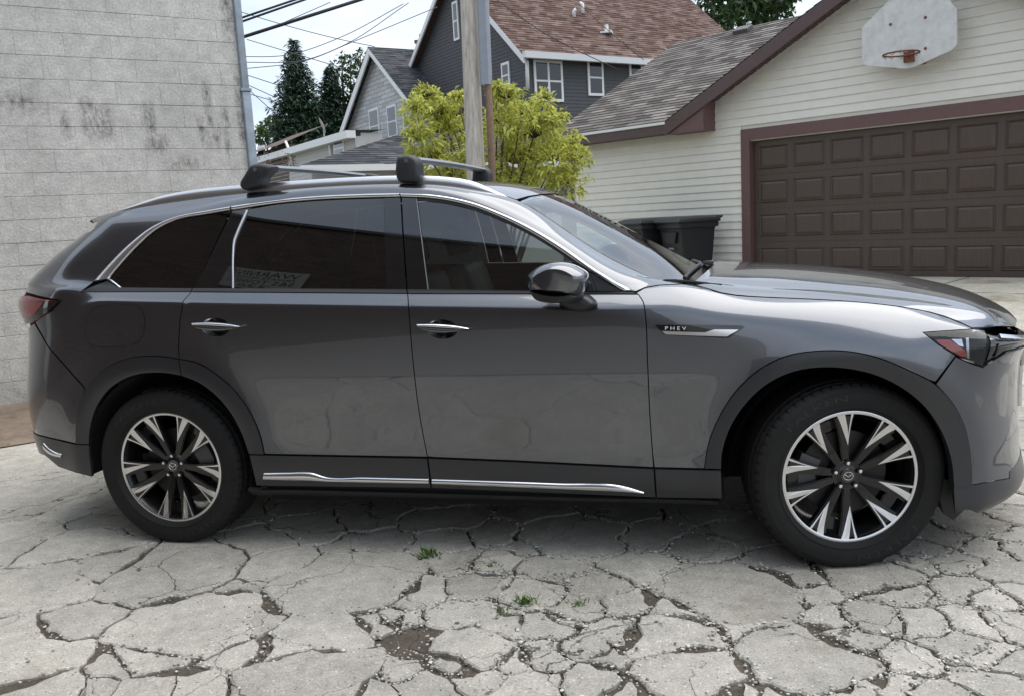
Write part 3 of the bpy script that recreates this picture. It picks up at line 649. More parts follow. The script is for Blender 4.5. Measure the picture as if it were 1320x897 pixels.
def pillow(name, pxpoly, yc, hd, m, parent=None, p=2.6, layers=9, mirror=True, lean=0.0, sm=True, power=2.2):
    pts = smooth_px(pxpoly+pxpoly[:1], 3)[:-1] if sm else pxpoly
    Q = np.array([on_y(x, y, yc) for x, y in pts]); c = Q.mean(0); n = len(Q); V = []; F = []
    ts = np.sin(np.linspace(-math.pi/2, math.pi/2, layers))
    for t in ts:
        s_ = max(0.02, (1-abs(t)**p)**(1/p)) if abs(t) < 1 else .35
        if abs(t) > .999: s_ = .45
        L = c+(Q-c)*(.3+.7*s_) if power is None else c+(Q-c)*s_**(1/power)
        L = L.copy(); L[:, 1] = yc+t*hd; L[:, 2] += lean*t*hd; V += list(L)
    for i in range(layers-1):
        for j in range(n): F.append((i*n+j, i*n+(j+1) % n, (i+1)*n+(j+1) % n, (i+1)*n+j))
    F += [tuple(range(n-1, -1, -1)), tuple((layers-1)*n+j for j in range(n))]
    a = V[F[0][0]]; f = F[(layers//2)*n]; nn = np.cross(V[f[1]]-V[f[0]], V[f[2]]-V[f[0]])
    if nn@(V[f[0]]-c) < 0: F = [g[::-1] for g in F]
    out = []
    for sg in ((1, -1) if mirror else (1,)):
        par = parent[0 if sg == 1 else 1] if isinstance(parent, (list, tuple)) else parent
        o = mesh_obj(name, [(v[0], v[1]*sg, v[2]) for v in V], F if sg == 1 else [g[::-1] for g in F], m, par or CAR); auto_smooth(o, 50); out.append(o)
    return out
# mirrors
pillow('mirror', [(682, 355), (690, 347.5), (702, 341), (718, 338), (735, 340.5), (748, 346.5), (758, 354.5), (757, 366), (751, 379.5), (725, 379), (700, 377), (685.5, 373.5)], -1.085, .105, PAINT, parent=door_f, p=2.8, power=2.0)
pillow('mirror_base', [(684.5, 372), (700, 376), (725, 378.5), (752, 379), (750, 384), (737, 388.5), (720, 389.5), (703, 388), (692, 384)], -1.08, .10, BLACKP, parent=door_f, p=3, power=2.0)
pillow('mirror_base', [(718, 386), (740, 384), (756, 380.5), (765, 386), (769, 391), (764, 397), (757, 399.5), (738, 398), (726, 393)], -.985, .06, BLACKP, parent=door_f, p=3)
# crossbars and their feet
def z3(*p): return [(300+a/3.667, 180+b/3.667) for a, b in p]
FOOT_F = z3((784, 96), (792, 82), (815, 77), (850, 75), (878, 90), (889, 110), (893, 150), (893, 190), (882, 203), (835, 206), (795, 201), (786, 186))
FOOT_R = z3((100, 124), (122, 117), (170, 118), (206, 131), (196, 152), (178, 168), (163, 185), (152, 222), (120, 234), (62, 238), (50, 222), (72, 170))
rack = []
for ft, xb, zb_ in ((FOOT_F, 1.243, 1.778), (FOOT_R, .475, 1.792)):
    root = MB()
    ys = np.linspace(-.63, .63, 25); prof = [(.034, 0), (.028, .009), (.012, .0145), (-.012, .0145), (-.030, .006), (-.034, -.002), (-.024, -.011), (.02, -.012)]
    V = []; F = []; n = len(prof)
    for y in ys:
        zz = zb_+.006*(1-(y/.63)**2)
        V += [(xb+a, y, zz+b) for a, b in prof]
    for i in range(len(ys)-1):
        for j in range(n): F.append((i*n+j, (i+1)*n+j, (i+1)*n+(j+1) % n, i*n+(j+1) % n))
    F += [tuple(range(n)), tuple((len(ys)-1)*n+j for j in range(n-1, -1, -1))]
    bar = mesh_obj('roof_crossbar', V, F, mat('bar_aluminium', (.30, .31, .32), .32, .85), None, label='silver roof crossbar ahead of the other, nearer the windscreen of the dark SUV' if xb > 1 else 'silver roof crossbar over the rear doors of the dark SUV, behind the other', cat='roof rack', group='crossbars on the car roof')
    auto_smooth(bar, 40)
    feet = pillow('foot', ft, -.655, .05, mat('rack_plastic', (.022, .024, .027), .5, bump=(700, .15, .001)), parent=[bar, bar], p=3.4, power=2.4)
    cxp = (523.8, 207.5) if xb > 1 else (329, 219)
    for sg in (1, -1):
        q = on_y(cxp[0], cxp[1], -.706); k = MB()
        k.tube([(q[0], sg*q[1], q[2]), (q[0], sg*(q[1]-.004), q[2])], .010, 14).build('lock', CHROME, feet[0 if sg == 1 else 1])
# roof rails
def rail():
    px = [(160, 269.3), (172, 264.5), (188, 259), (206, 253), (230, 248), (257, 243.8), (314, 238.6), (380, 233.5), (436, 229.8), (500, 227), (545, 226.8), (572, 228.2), (600, 231.8), (615, 236), (630, 242.5), (645, 249.5), (659, 255.5)]
    px = smooth_px(px, 4); n = len(px)
    T = np.array([on_y(x, y, -.632) for x, y in px]); T = gauss(T, 1.5, 0)
    base = []
    for p in T:
        h = BODY.bvh.ray_cast(Vector((p[0], p[1], 2.2)), Vector((0, 0, -1))); base.append(h[0].z if h[0] else p[2]-.03)
    base = np.minimum(np.array(base), T[:, 2]-.006)
    V = []; F = []; prof = [(-.020, 0, -.2), (-.020, 0, .25), (-.017, 0, .55), (-.010, 0, .88), (-.003, 0, 1), (.003, 0, 1), (.010, 0, .88), (.017, 0, .55), (.020, 0, .25), (.020, 0, -.2)]
    for p, b in zip(T, base):
        for dy, _, k in prof: V.append((p[0], p[1]+dy, (b-.006)+(p[2]-b+.006)*k))
    k = len(prof)
    for i in range(n-1):
        for j in range(k-1): F.append((i*k+j, (i+1)*k+j, (i+1)*k+j+1, i*k+j+1))
    F += [tuple(range(k)), tuple((n-1)*k+j for j in range(k-1, -1, -1))]
    for sg in (1, -1):
        o = mesh_obj('roof_rail', [(a, b*sg, c) for a, b, c in V], F if sg == 1 else [f[::-1] for f in F], SATIN, CAR); auto_smooth(o, 50)
rail()
# badge with lettering
bd = panel('wing_badge', [(843.8, 418.8), (900, 419), (955, 419.8), (960, 422), (940, 435.6), (936, 436.2), (900, 434), (856, 431.4)], GLOSSB, off=.006, gap=0, thick=.008, cell=.015, parent=fender)
panel('badge_bar', [(853.5, 426.6), (880, 427.6), (908.5, 428.6), (920.5, 424.8), (952, 425.2), (937, 433.6), (900, 432.6), (858, 430.8)], CHROME, off=.0085, gap=0, thick=.003, cell=.012, parent=bd)
def text_mesh(body, res=3):
    c = bpy.data.curves.new('text', 'FONT'); c.body = body; c.resolution_u = res; c.align_x = 'CENTER'; c.align_y = 'CENTER'
    o = bpy.data.objects.new('text', c); col.objects.link(o); dg = bpy.context.evaluated_depsgraph_get(); dg.update()
    me = bpy.data.meshes.new_from_object(o.evaluated_get(dg)); v = np.array([tuple(q.co) for q in me.vertices]); f = [tuple(p.vertices) for p in me.polygons]
    bpy.data.objects.remove(o); bpy.data.curves.remove(c); bpy.data.meshes.remove(me)
    v[:, :2] -= v[:, :2].min(0); v[:, :2] /= v[:, :2].max(0); return v, f        # normalised to a unit box
tv, tf = text_mesh('P H E V')
V = []
for q in tv:
    u_, v_ = BODY.px(857.5+q[0]*27, 425.2-q[1]*4.4+.5*q[0]); V.append(BODY.pos(u_, v_)[0]+BODY.nrm(u_, v_)[0]*.0085)
mesh_obj('badge_lettering', V, tf, WHITEP, bd[0])
mesh_obj('badge_lettering', [(v[0], -v[1], v[2]) for v in V], [f[::-1] for f in tf], WHITEP, bd[1])

# ------------------------------------------------------------------ wheels
TYRE = mat('tyre_rubber', (.0125, .012, .0115), .75, 0, 0, .3, noise=(9, .25), bump=(260, .25, .002))
RIMB = mat('rim_gloss_black', (.006, .006, .0065), .2, 0, .35, .4)
RIMS = mat('rim_machined', (.70, .70, .71), .26, 1.0, .3, bump=(500, .03, .0005))
DISC = mat('brake_steel', (.045, .043, .042), .5, .9)
CALI = mat('caliper_grey', (.09, .09, .095), .5, .3)
def lathe(name, prof, m, parent, n=120, mod=None, sharp=40):
    V = []; F = []; k = len(prof)
    for i in range(n):
        a = 2*math.pi*i/n
        for j, (r, o) in enumerate(prof):
            rr = r+(mod(i, j, r, o) if mod else 0); V.append((rr*math.cos(a), -o, rr*math.sin(a)))
    for i in range(n):
        b = ((i+1) % n)*k
        for j in range(k-1): F.append((i*k+j, b+j, b+j+1, i*k+j+1))
    o = mesh_obj(name, V, [f[::-1] for f in F], m, parent); auto_smooth(o, sharp); return o
def face(r): return .083+.030*(r/.262)**2
def polar(r, deg, d): a = R(deg); return (r*math.cos(a), -(face(r)-d), r*math.sin(a))
def make_wheel(rot):
    w = empty('wheel', parent=CAR)
    G = [(.119, .379), ]
    prof = [(.262, -.115), (.280, -.125), (.305, -.136), (.335, -.1385), (.358, -.134), (.374, -.126), (.3835, -.114)]
    tread = []
    for o0, o1 in ((-.110, -.085), (-.075, -.040), (-.030, .030), (.040, .075), (.085, .110)):
        e = .0015*(max(abs(o0), abs(o1))/.11)**2*3
        tread += [(.380-e, o0-.002), (.3895-e, o0+.001), (.390-e*.6, (o0+o1)/2), (.3895-e, o1-.001), (.380-e, o1+.002)]
    prof += tread+[(.3835, .114), (.374, .126), (.362, .1325), (.3585, .1335), (.357, .1355), (.335, .1385), (.318, .1375), (.300, .134), (.2985, .1355), (.294, .1355), (.292, .131), (.283, .122), (.277, .114), (.272, .104)]
    def tmod(i, j, r, o):
        if r > .3795 and abs(o) > .083: return -.0065 if (i % 5) in (0,) else 0
        if r > .386 and abs(o) > .03: return -.004 if ((i+2) % 6) == 0 else 0
        return 0
    ty = lathe('tyre', prof, TYRE, w, 300, tmod, 28)
    for v in ty.data.vertices:
        if v.co.z < -.3775:
            v.co.y *= 1.02; v.co.z = -.3775-(.0025 if abs(v.co.y) < .1 else .001)
    rim = lathe('rim', [(.272, -.118), (.262, -.112), (.238, -.085), (.228, -.03), (.232, .04), (.245, .088), (.257, .108)], RIMB, w, 96)
    lathe('rim_lip', [(.2605, .1065), (.2625, .112), (.266, .1140), (.271, .1147), (.2755, .1135), (.2775, .108), (.2755, .100)], RIMS, rim, 120)
    for k in range(5):
        c = rot+72*k
        sp = MB()
        # deep pocket floor between the two arms of a double spoke, with its window left open
        for s in (1, -1):
            arm = [(.030, 1.0), (.060, 1.5), (.100, 4.5), (.150, 7.2), (.200, 7.2), (.235, 6.6), (.258, 6.0), (.259, 16), (.259, 23.9), (.235, 23.2), (.200, 22.8), (.160, 22.6), (.125, 22.8), (.090, 24), (.060, 29), (.034, 36)]
            arm = [(r_, c+s*a) for r_, a in arm]
            if s < 0: arm = arm[::-1]
            sp.prism(arm, lambda a, b, d: polar(a, b, d), .042, .004)
        sp.prism([(.20, c-10.5), (.258, c-9), (.258, c), (.258, c+9), (.20, c+10.5), (.19, c)], lambda a, b, d: polar(a, b, d), .065, .040)
        spo = sp.build('spoke', RIMB, w)
        bm = bmesh.new(); bm.from_mesh(spo.data); bmesh.ops.recalc_face_normals(bm, faces=bm.faces[:])
        ed = [e for e in bm.edges if len(e.link_faces) == 2 and e.calc_face_angle(0) > .7]
        bmesh.ops.bevel(bm, geom=ed, offset=.004, segments=2, affect='EDGES', clamp_overlap=True); bm.to_mesh(spo.data); bm.free(); auto_smooth(spo, 45)
        for s in (1, -1):
            mf = MB()
            thick = [(.262, 8.2), (.263, 12), (.263, 15.2), (.235, 16.6), (.205, 18.2), (.172, 19.4), (.150, 20.4), (.128, 20.0), (.150, 17.0), (.180, 13.8), (.205, 12.0), (.225, 10.8), (.243, 9.6)]
            thin = [(.263, 20.8), (.263, 22.9), (.235, 22.0), (.205, 21.3), (.172, 20.8), (.150, 20.4), (.172, 19.4), (.196, 19.8), (.225, 20.3)]
            for pl in (thick, thin):
                pl = [(r_, c+s*a) for r_, a in pl]
                if s < 0: pl = pl[::-1]
                mf.prism(pl, lambda a, b, d: polar(a, b, d), .006, .0015)
            fo = mf.build('machined_face', RIMS, spo)
            bm = bmesh.new(); bm.from_mesh(fo.data); bmesh.ops.recalc_face_normals(bm, faces=bm.faces[:]); bm.to_mesh(fo.data); bm.free()
    hub = lathe('hub', [(.070, .030), (.066, .076), (.060, .082), (.050, .080), (.040, .081), (.034, .084), (.002, .085), (.0001, .085)], RIMB, w, 60)
    lathe('hub_cap', [(.0305, .083), (.0305, .090), (.029, .0915), (.0001, .0925)], GLOSSB, w, 48)
    em = MB()
    pts = [(.0195*math.cos(a), .0165*math.sin(a)) for a in np.linspace(0, 2*math.pi, 33)]
    em.tube([(a, -.0932, b) for a, b in pts], .0016, 6, cap=False)
    em.tube([(-.017, -.0935, .0065), (-.008, -.0935, .0025), (0, -.0935, -.0045), (.008, -.0935, .0025), (.017, -.0935, .0065)], [.001, .0019, .0016, .0019, .001], 6)
    em.build('emblem', CHROME, w)
    for k in range(5):
        a = R(18+72*k); x, z = .0525*math.cos(a), .0525*math.sin(a)
        MB().tube([(x, -.070, z), (x, -.090, z)], .0115, 12).build('lug_recess', RIMB, w)
        MB().tube([(x, -.088, z), (x, -.0955, z), (x, -.097, z)], [.0075, .0075, .005], 6).build('lug_nut', CHROME, w)
    return w
def brake(parent, cx, sg, cal_deg):
    d = lathe('brake_disc', [(.07, .02), (.07, .035), (.178, .035), (.180, .030), (.178, .012), (.07, .012)], DISC, parent, 64)
    cal = MB(); 
    for r0, r1, a0, a1, o in ((.115, .20, cal_deg-30, cal_deg+30, .055),):
        pl = [(r0, a0), (r1, a0+3), (r1+.008, cal_deg), (r1, a1-3), (r0, a1), (r0+.01, cal_deg)]
        cal.prism(pl[::-1], lambda r_, a_, d_: (r_*math.cos(R(a_)), -d_, r_*math.sin(R(a_))), .0, o)
    cal.build('brake_caliper', CALI, d); return d
tvF, tfF = text_mesh('FALKEN', 2)
def copy_tree(o, parent):
    c = o.copy(); col.objects.link(c); c.parent = parent
    for ch in list(o.children): copy_tree(ch, c)
    return c
WY = .865
wr = make_wheel(53); wf = make_wheel(38)
for w in (wr, wf):
    ty = [c for c in w.children if c.name.startswith('tyre')][0]
    for a0 in (R(140), R(-40)):
        V = []
        for q in tvF:
            a = a0-(q[0])*R(46); r_ = .3225+q[1]*.026; V.append((r_*math.cos(a), -(.1395-.0006*abs(q[1]-.5)*2), r_*math.sin(a)))
        mesh_obj('tyre_lettering', V, tfF, mat('tyre_letter', (.012, .012, .0125), .65), ty)
brake(wr, 0, 1, 8); brake(wf, 3.12, 1, 178)
wr2 = copy_tree(wr, CAR); wf2 = copy_tree(wf, CAR)
STEER = .2366
wr.location = (0, -WY+.05, .38); wf.location = (3.092, -WY+.055, .38); wf.rotation_euler = (0, 0, STEER)
wr2.location = (0, WY-.05, .38); wf2.location = (3.12, WY-.05, .38); wr2.rotation_euler = (0, 0, math.pi); wf2.rotation_euler = (0, 0, math.pi+STEER)
# wheel housings and underbody
for cx in (0, 3.12):
    for sg in (1, -1):
        V = []; F = []; n = 36
        for i in range(n+1):
            a = R(-6)+R(192)*i/n; rr = .468 if cx == 0 else .478
            hb = BODY.bvh.ray_cast(Vector((cx+(rr+.02)*math.cos(a), -2, .38+(rr+.02)*math.sin(a))), Vector((0, 1, 0))); yb = min(.945, -hb[0].y-.035) if hb[0] and hb[0].y < -.5 else .85
            V += [(cx+rr*math.cos(a), -sg*yb, .38+rr*math.sin(a)), (cx+rr*math.cos(a), -sg*.50, .38+rr*math.sin(a)), (cx+.1*math.cos(a), -sg*.49, .38+.1*math.sin(a))]
        for i in range(n): F += [(i*3, i*3+1, i*3+4, i*3+3), (i*3+1, i*3+2, i*3+5, i*3+4)]
        mesh_obj('wheel_housing', V, F, SHUT, CAR)
ub = MB(); ub.box((.48, -.84, .20), (2.62, .84, .36)); ub.box((-.82, -.66, .38), (-.48, .66, .5)); ub.box((3.55, -.5, .22), (3.74, .5, .45)); ub.box((-.5, -.49, .26), (.5, .49, .5)); ub.box((2.6, -.49, .24), (3.66, .49, .5))
ub.build('underbody', SHUT, CAR)
# ---- cabin
LEA = mat('seat_leather', (.17, .165, .16), .5, bump=(120, .15, .002)); TRIMI = mat('cabin_trim', (.03, .03, .032), .6)
def seat(x, y, w=.27):
    s = empty('seat', (x, y, 0), parent=CAR)
    M = Matrix.Translation((0, 0, .62)) @ Matrix.Rotation(R(-17), 4, 'Y')
    MB().bbox((-.02, -w, -.08), (.52, w, .06), .055, Matrix.Translation((0, 0, .60)) @ Matrix.Rotation(R(-8), 4, 'Y')).build('cushion', LEA, s, True)
    MB().bbox((-.09, -w*.92, 0), (.06, w*.92, .64), .06, M).build('backrest', LEA, s, True)
    MB().bbox((-.05, -.13, .70), (.05, .13, .88), .045, M).build('headrest', LEA, s, True)
for x, y in ((1.36, -.40), (1.36, .40), (.42, -.40), (.42, .40), (-.38, -.36), (-.38, .36)): seat(x, y)
MB().bbox((2.06, -.80, .78), (2.52, .80, 1.085), .05).build('dashboard', TRIMI, CAR, True)
MB().box((-.6, -.82, .36), (2.5, .82, .42)).build('cabin_floor', TRIMI, CAR)
st = MB(); st.tube([(2.0-.06*math.sin(a), .40+.18*math.cos(a), 1.02+.17*math.sin(a)) for a in np.linspace(0, 2*math.pi, 33)], .015, 8, False); st.tube([(1.99, .40, 1.02), (2.15, .40, .98)], .04, 10)
st.tube([(2.0, .23, 1.02), (2.0, .57, 1.02)], .014, 6); st.build('steering_wheel', TRIMI, CAR, True)
MB().bbox((1.735, -.12, 1.50), (1.765, .12, 1.56), .012).build('rear_view_mirror', TRIMI, CAR, True)
merged('headliner', [(-.55, 12.8), (1.70, 12.8), (1.74, 13.6), (1.77, 15), (-.55, 15)], mat('headliner_cloth', (.42, .41, .40), .9), off=-.035, thick=0)
# wipers
for y0, y1, x0, x1 in ((-.62, -.02, 2.47, 2.535), (.02, .60, 2.535, 2.48)):
    pts = []
    for t in np.linspace(0, 1, 9):
        yy = y0+(y1-y0)*t; xx = x0+(x1-x0)*t; h = BODY.bvh.ray_cast(Vector((xx, -abs(yy), 3)), Vector((0, 0, -1))); pts.append((xx, yy, (h[0].z if h[0] else 1.17)+.014))
    wp = MB(); wp.tube(pts, .009, 6); wp.build('wiper', BLACKP, CAR)
# ================================================================== GROUND
rnd = random.Random(5); nrng = np.random.default_rng(5)
def concrete_mat(name, base, world=True, stain=.35, piece=True):
    m = bpy.data.materials.new(name); m.use_nodes = True; MATS[name] = m; N = m.node_tree.nodes; L = m.node_tree.links; b = N['Principled BSDF']
    b.inputs['Roughness'].default_value = .9; b.inputs['Specular IOR Level'].default_value = .25
    g = N.new('ShaderNodeNewGeometry')
    def noise(sc, det=4, ro=.6):
        n = N.new('ShaderNodeTexNoise'); n.inputs['Scale'].default_value = sc; n.inputs['Detail'].default_value = det; n.inputs['Roughness'].default_value = ro; L.new(g.outputs['Position'], n.inputs[0]); return n
    def rng(n, a, b_, c, d):
        r = N.new('ShaderNodeMapRange'); r.inputs[1].default_value = a; r.inputs[2].default_value = b_; r.inputs[3].default_value = c; r.inputs[4].default_value = d; L.new(n, r.inputs[0]); return r.outputs[0]
    def mul(a, b_):
        q = N.new('ShaderNodeMath'); q.operation = 'MULTIPLY'; L.new(a, q.inputs[0]); L.new(b_, q.inputs[1]); return q.outputs[0]
    f = mul(rng(noise(2.1, 5).outputs[0], .3, .7, 1-stain*.6, 1.12), rng(noise(14, 5, .7).outputs[0], .3, .72, .80, 1.16))
    f = mul(f, rng(noise(120, 3, .7).outputs[0], .3, .7, .72, 1.26))
    # exposed aggregate: pale specks and dark pits
    vo = N.new('ShaderNodeTexVoronoi'); vo.inputs['Scale'].default_value = 85; L.new(g.outputs['Position'], vo.inputs[0])
    sepc = N.new('ShaderNodeSeparateColor'); L.new(vo.outputs['Color'], sepc.inputs[0])
    sp = rng(sepc.outputs[0], .80, 1.0, 0, 1); ed = rng(vo.outputs['Distance'], .18, .42, 1, 0); speck = mul(sp, ed)
    f2 = N.new('ShaderNodeMath'); f2.operation = 'MULTIPLY_ADD'; L.new(speck, f2.inputs[0]); f2.inputs[1].default_value = .75; L.new(f, f2.inputs[2])
    dk = mul(rng(sepc.outputs[1], .86, .95, 0, 1), ed); f3 = N.new('ShaderNodeMath'); f3.operation = 'MULTIPLY_ADD'; L.new(dk, f3.inputs[0]); f3.inputs[1].default_value = -.5; L.new(f2.outputs[0], f3.inputs[2])
    out = f3.outputs[0]
    if piece:
        oi = N.new('ShaderNodeObjectInfo'); out = mul(out, rng(oi.outputs['Random'], 0, 1, .84, 1.10))
    # hairline fractures
    wv = N.new('ShaderNodeTexNoise'); wv.inputs['Scale'].default_value = 3.5; wv.inputs['Detail'].default_value = 5; L.new(g.outputs['Position'], wv.inputs[0])
    wa = N.new('ShaderNodeVectorMath'); wa.operation = 'MULTIPLY_ADD'; L.new(wv.outputs['Color'], wa.inputs[0]); wa.inputs[1].default_value = (.55, .55, 0); L.new(g.outputs['Position'], wa.inputs[2])
    ve = N.new('ShaderNodeTexVoronoi'); ve.feature = 'DISTANCE_TO_EDGE'; ve.inputs['Scale'].default_value = 1.35; L.new(wa.outputs[0], ve.inputs[0])
    hl = mul(rng(ve.outputs['Distance'], .002, .007, 1, 0), rng(noise(1.6, 4).outputs[0], .40, .50, 0, 1)); f4 = N.new('ShaderNodeMath'); f4.operation = 'MULTIPLY_ADD'; L.new(hl, f4.inputs[0]); f4.inputs[1].default_value = -.6; L.new(out, f4.inputs[2]); out = f4.outputs[0]
    # damp / oily stains
    st = rng(noise(.9, 6, .65).outputs[0], .58, .70, 0, 1)
    mx = N.new('ShaderNodeMix'); mx.data_type = 'RGBA'; L.new(st, mx.inputs[0]); mx.inputs[6].default_value = (*base, 1); mx.inputs[7].default_value = (base[0]*.66, base[1]*.60, base[2]*.53, 1)
    v = N.new('ShaderNodeVectorMath'); v.operation = 'SCALE'; L.new(mx.outputs[2], v.inputs[0]); L.new(out, v.inputs['Scale']); L.new(v.outputs[0], b.inputs['Base Color'])
    bp = N.new('ShaderNodeBump'); bp.inputs['Strength'].default_value = .55; bp.inputs['Distance'].default_value = .004; L.new(noise(95, 5, .7).outputs[0], bp.inputs['Height'])
    bp2 = N.new('ShaderNodeBump'); bp2.inputs['Strength'].default_value = .35; bp2.inputs['Distance'].default_value = .01; L.new(noise(9, 4).outputs[0], bp2.inputs['Height']); L.new(bp2.outputs[0], bp.inputs['Normal']); L.new(bp.outputs[0], b.inputs['Normal'])
    return m
CONC = concrete_mat('driveway_concrete', (.42, .40, .355))
CONC2 = concrete_mat('apron_concrete', (.45, .425, .36), piece=False)
DIRT = concrete_mat('joint_dirt', (.105, .090, .070), piece=False, stain=.6)
BROWN = concrete_mat('brown_gravel', (.24, .185, .14), piece=False, stain=.6)
# terrain: level round the car, rising 0.3 m to the garage apron
def gz(x, y):
    d = (x-3.36)*.533+(y-10.07)*.846                       # distance past the garage front (negative = towards the car)
    t = np.clip((d+7.2)/6.2, 0, 1); return .30*(t*t*(3-2*t))
def sheet(name, x0, x1, y0, y1, nx, ny, m, dz, **k):
    V = []; F = []
    for i in range(nx+1):
        for j in range(ny+1):
            x = x0+(x1-x0)*i/nx; y = y0+(y1-y0)*j/ny; V.append((x, y, gz(x, y)+dz))
    for i in range(nx):
        for j in range(ny): a = i*(ny+1)+j; F.append((a, a+ny+1, a+ny+2, a+1))
    return mesh_obj(name, V, F, m, smooth=True, **k)
GROUND = sheet('driveway', -14, 16, -14, 16, 60, 60, DIRT, -.016, kind='structure')
big = MB(); big.add([(-400, -400, -.12), (400, -400, -.12), (400, 400, -.12), (-400, 400, -.12)], [(0, 1, 2, 3)]).build('ground', mat('far_ground', (.14, .14, .10), .95, noise=(.4, .3)), kind='structure')

SEEDS_PX = [(30, 640), (150, 640), (60, 755), (20, 700), (130, 735), (85, 805), (345, 728), (470, 800), (385, 835), (200, 845), (15, 830), (100, 700), (55, 850), (225, 735), (250, 812), (330, 700), (310, 752), (450, 752), (425, 812), (400, 868), (150, 862), (195, 885), (300, 842), (120, 885), (60, 893), (245, 880), (345, 800),
 (540, 830), (605, 837), (645, 812), (595, 790), (528, 797), (497, 792), (610, 757), (590, 722), (648, 722), (540, 762), (572, 700), (480, 700), (535, 882), (622, 872), (470, 890), (510, 860), (645, 690), (570, 670), (480, 665), (400, 680), (640, 760), (655, 785), (580, 855),
 (735, 690), (705, 725), (714, 746), (770, 757), (830, 734), (805, 777), (940, 765), (1010, 737), (905, 705), (1125, 742), (1225, 722), (1242, 757), (1160, 762), (1207, 773), (1185, 800), (1252, 800), (1060, 797), (1095, 822), (1160, 850), (1235, 830), (870, 820), (945, 812), (877, 790),
 (1035, 852), (900, 870), (802, 812), (705, 808), (700, 842), (775, 872), (728, 798), (797, 850), (815, 893), (680, 885), (1160, 882), (1100, 890), (1275, 880), (1307, 860), (1305, 802), (1305, 770), (1300, 737), (1312, 705), (1262, 676), (1306, 660), (1187, 708), (672, 705),
 (840, 690), (800, 660), (950, 690), (700, 665), (1280, 640), (1300, 600), (1316, 560), (1312, 625), (1280, 705), (1215, 690), (1170, 725), (745, 780), (760, 830), (960, 890), (1000, 895), (1200, 895), (1270, 845), (1130, 795), (1040, 760), (690, 765), (660, 850), (1310, 690), (1290, 770)]
seeds = [on_z(*p)[:2] for p in SEEDS_PX]
def far(p, d): return all((p[0]-q[0])**2+(p[1]-q[1])**2 > d*d for q in seeds)
rs = np.random.default_rng(11)
for k in range(9000):
    p = rs.uniform([-3.9, -4.0], [9.0, 9.0])
    vis = to_px((p[0], p[1], 0)) if np.dot(np.array([p[0], p[1], 0])-CAM_POS, CF) > .5 else (0, 9999)
    inside = 0 < vis[0] < 1320 and vis[1] < 897
    under = -.6 < p[0] < 3.9 and -.7 < p[1] < 1.6
    if p[1] > 2.2 and p[0] < 3.0: continue
    if p[0] < -2.4-.2 and p[1] > -.9: continue
    if p[0]*.533+p[1]*.846 > 6.6: continue
    if inside and not under and p[1] < -.5 and p[0] < 4.6: continue
    if far(p, .34 if under else (.5 if p[0] > 3.5 else .62)): seeds.append(p)
seeds = np.array(seeds)
BIGPX = {(940, 765): .09, (450, 752): .10, (250, 812): .10, (1035, 852): .07, (900, 870): .06, (425, 812): .06, (735, 690): .06, (870, 820): .05, (225, 735): .08, (60, 755): .05, (30, 640): .10, (150, 640): .08, (400, 868): .07, (1125, 742): .03, (1010, 737): .03, (15, 830): .05, (310, 752): -.02, (605, 837): .02,
         (528, 797): -.02, (497, 792): -.02, (714, 746): -.02, (728, 798): -.02, (655, 785): -.02, (640, 760): -.02, (1207, 773): -.02, (580, 855): -.01, (150, 862): -.01, (120, 885): -.01}
wts = np.array([BIGPX.get(SEEDS_PX[i], 0.0) if i < len(SEEDS_PX) else nrng.uniform(-.03, .05) for i in range(len(seeds))])
def clip(poly, m, n):
    out = []; k = len(poly)
    for i in range(k):
        a, b = poly[i], poly[(i+1) % k]; da = (a-m)@n; db = (b-m)@n
        if da <= 0: out.append(a)
        if (da < 0 < db) or (db < 0 < da): t = da/(da-db); out.append(a+(b-a)*t)
    return out
def rough_edge(a, b, amp, seed, depth):
    if depth == 0: return [a]
    r_ = random.Random(seed); L = math.hypot(b[0]-a[0], b[1]-a[1])
    if L < .02: return [a]
    mx_, my_ = (a[0]+b[0])/2, (a[1]+b[1])/2; nx, ny = -(b[1]-a[1])/L, (b[0]-a[0])/L; o = (r_.random()-.5)*2*amp*L
    m_ = (mx_+nx*o, my_+ny*o)
    return rough_edge(a, m_, amp*.9, seed*2+1, depth-1)+rough_edge(m_, b, amp*.9, seed*2+2, depth-1)
def key(p): return (round(p[0], 3), round(p[1], 3))
joint_pts = []
def gapw(x, y):
    # hairline cracks to the left, wide ravelled joints to the right
    w = np.interp(x, [-2.5, .2, 1.2, 2.2, 4], [.010, .011, .011, .012, .012]); return w*(.7+.6*math.sin(x*5.1+y*3.3)**2)
npiece = 0
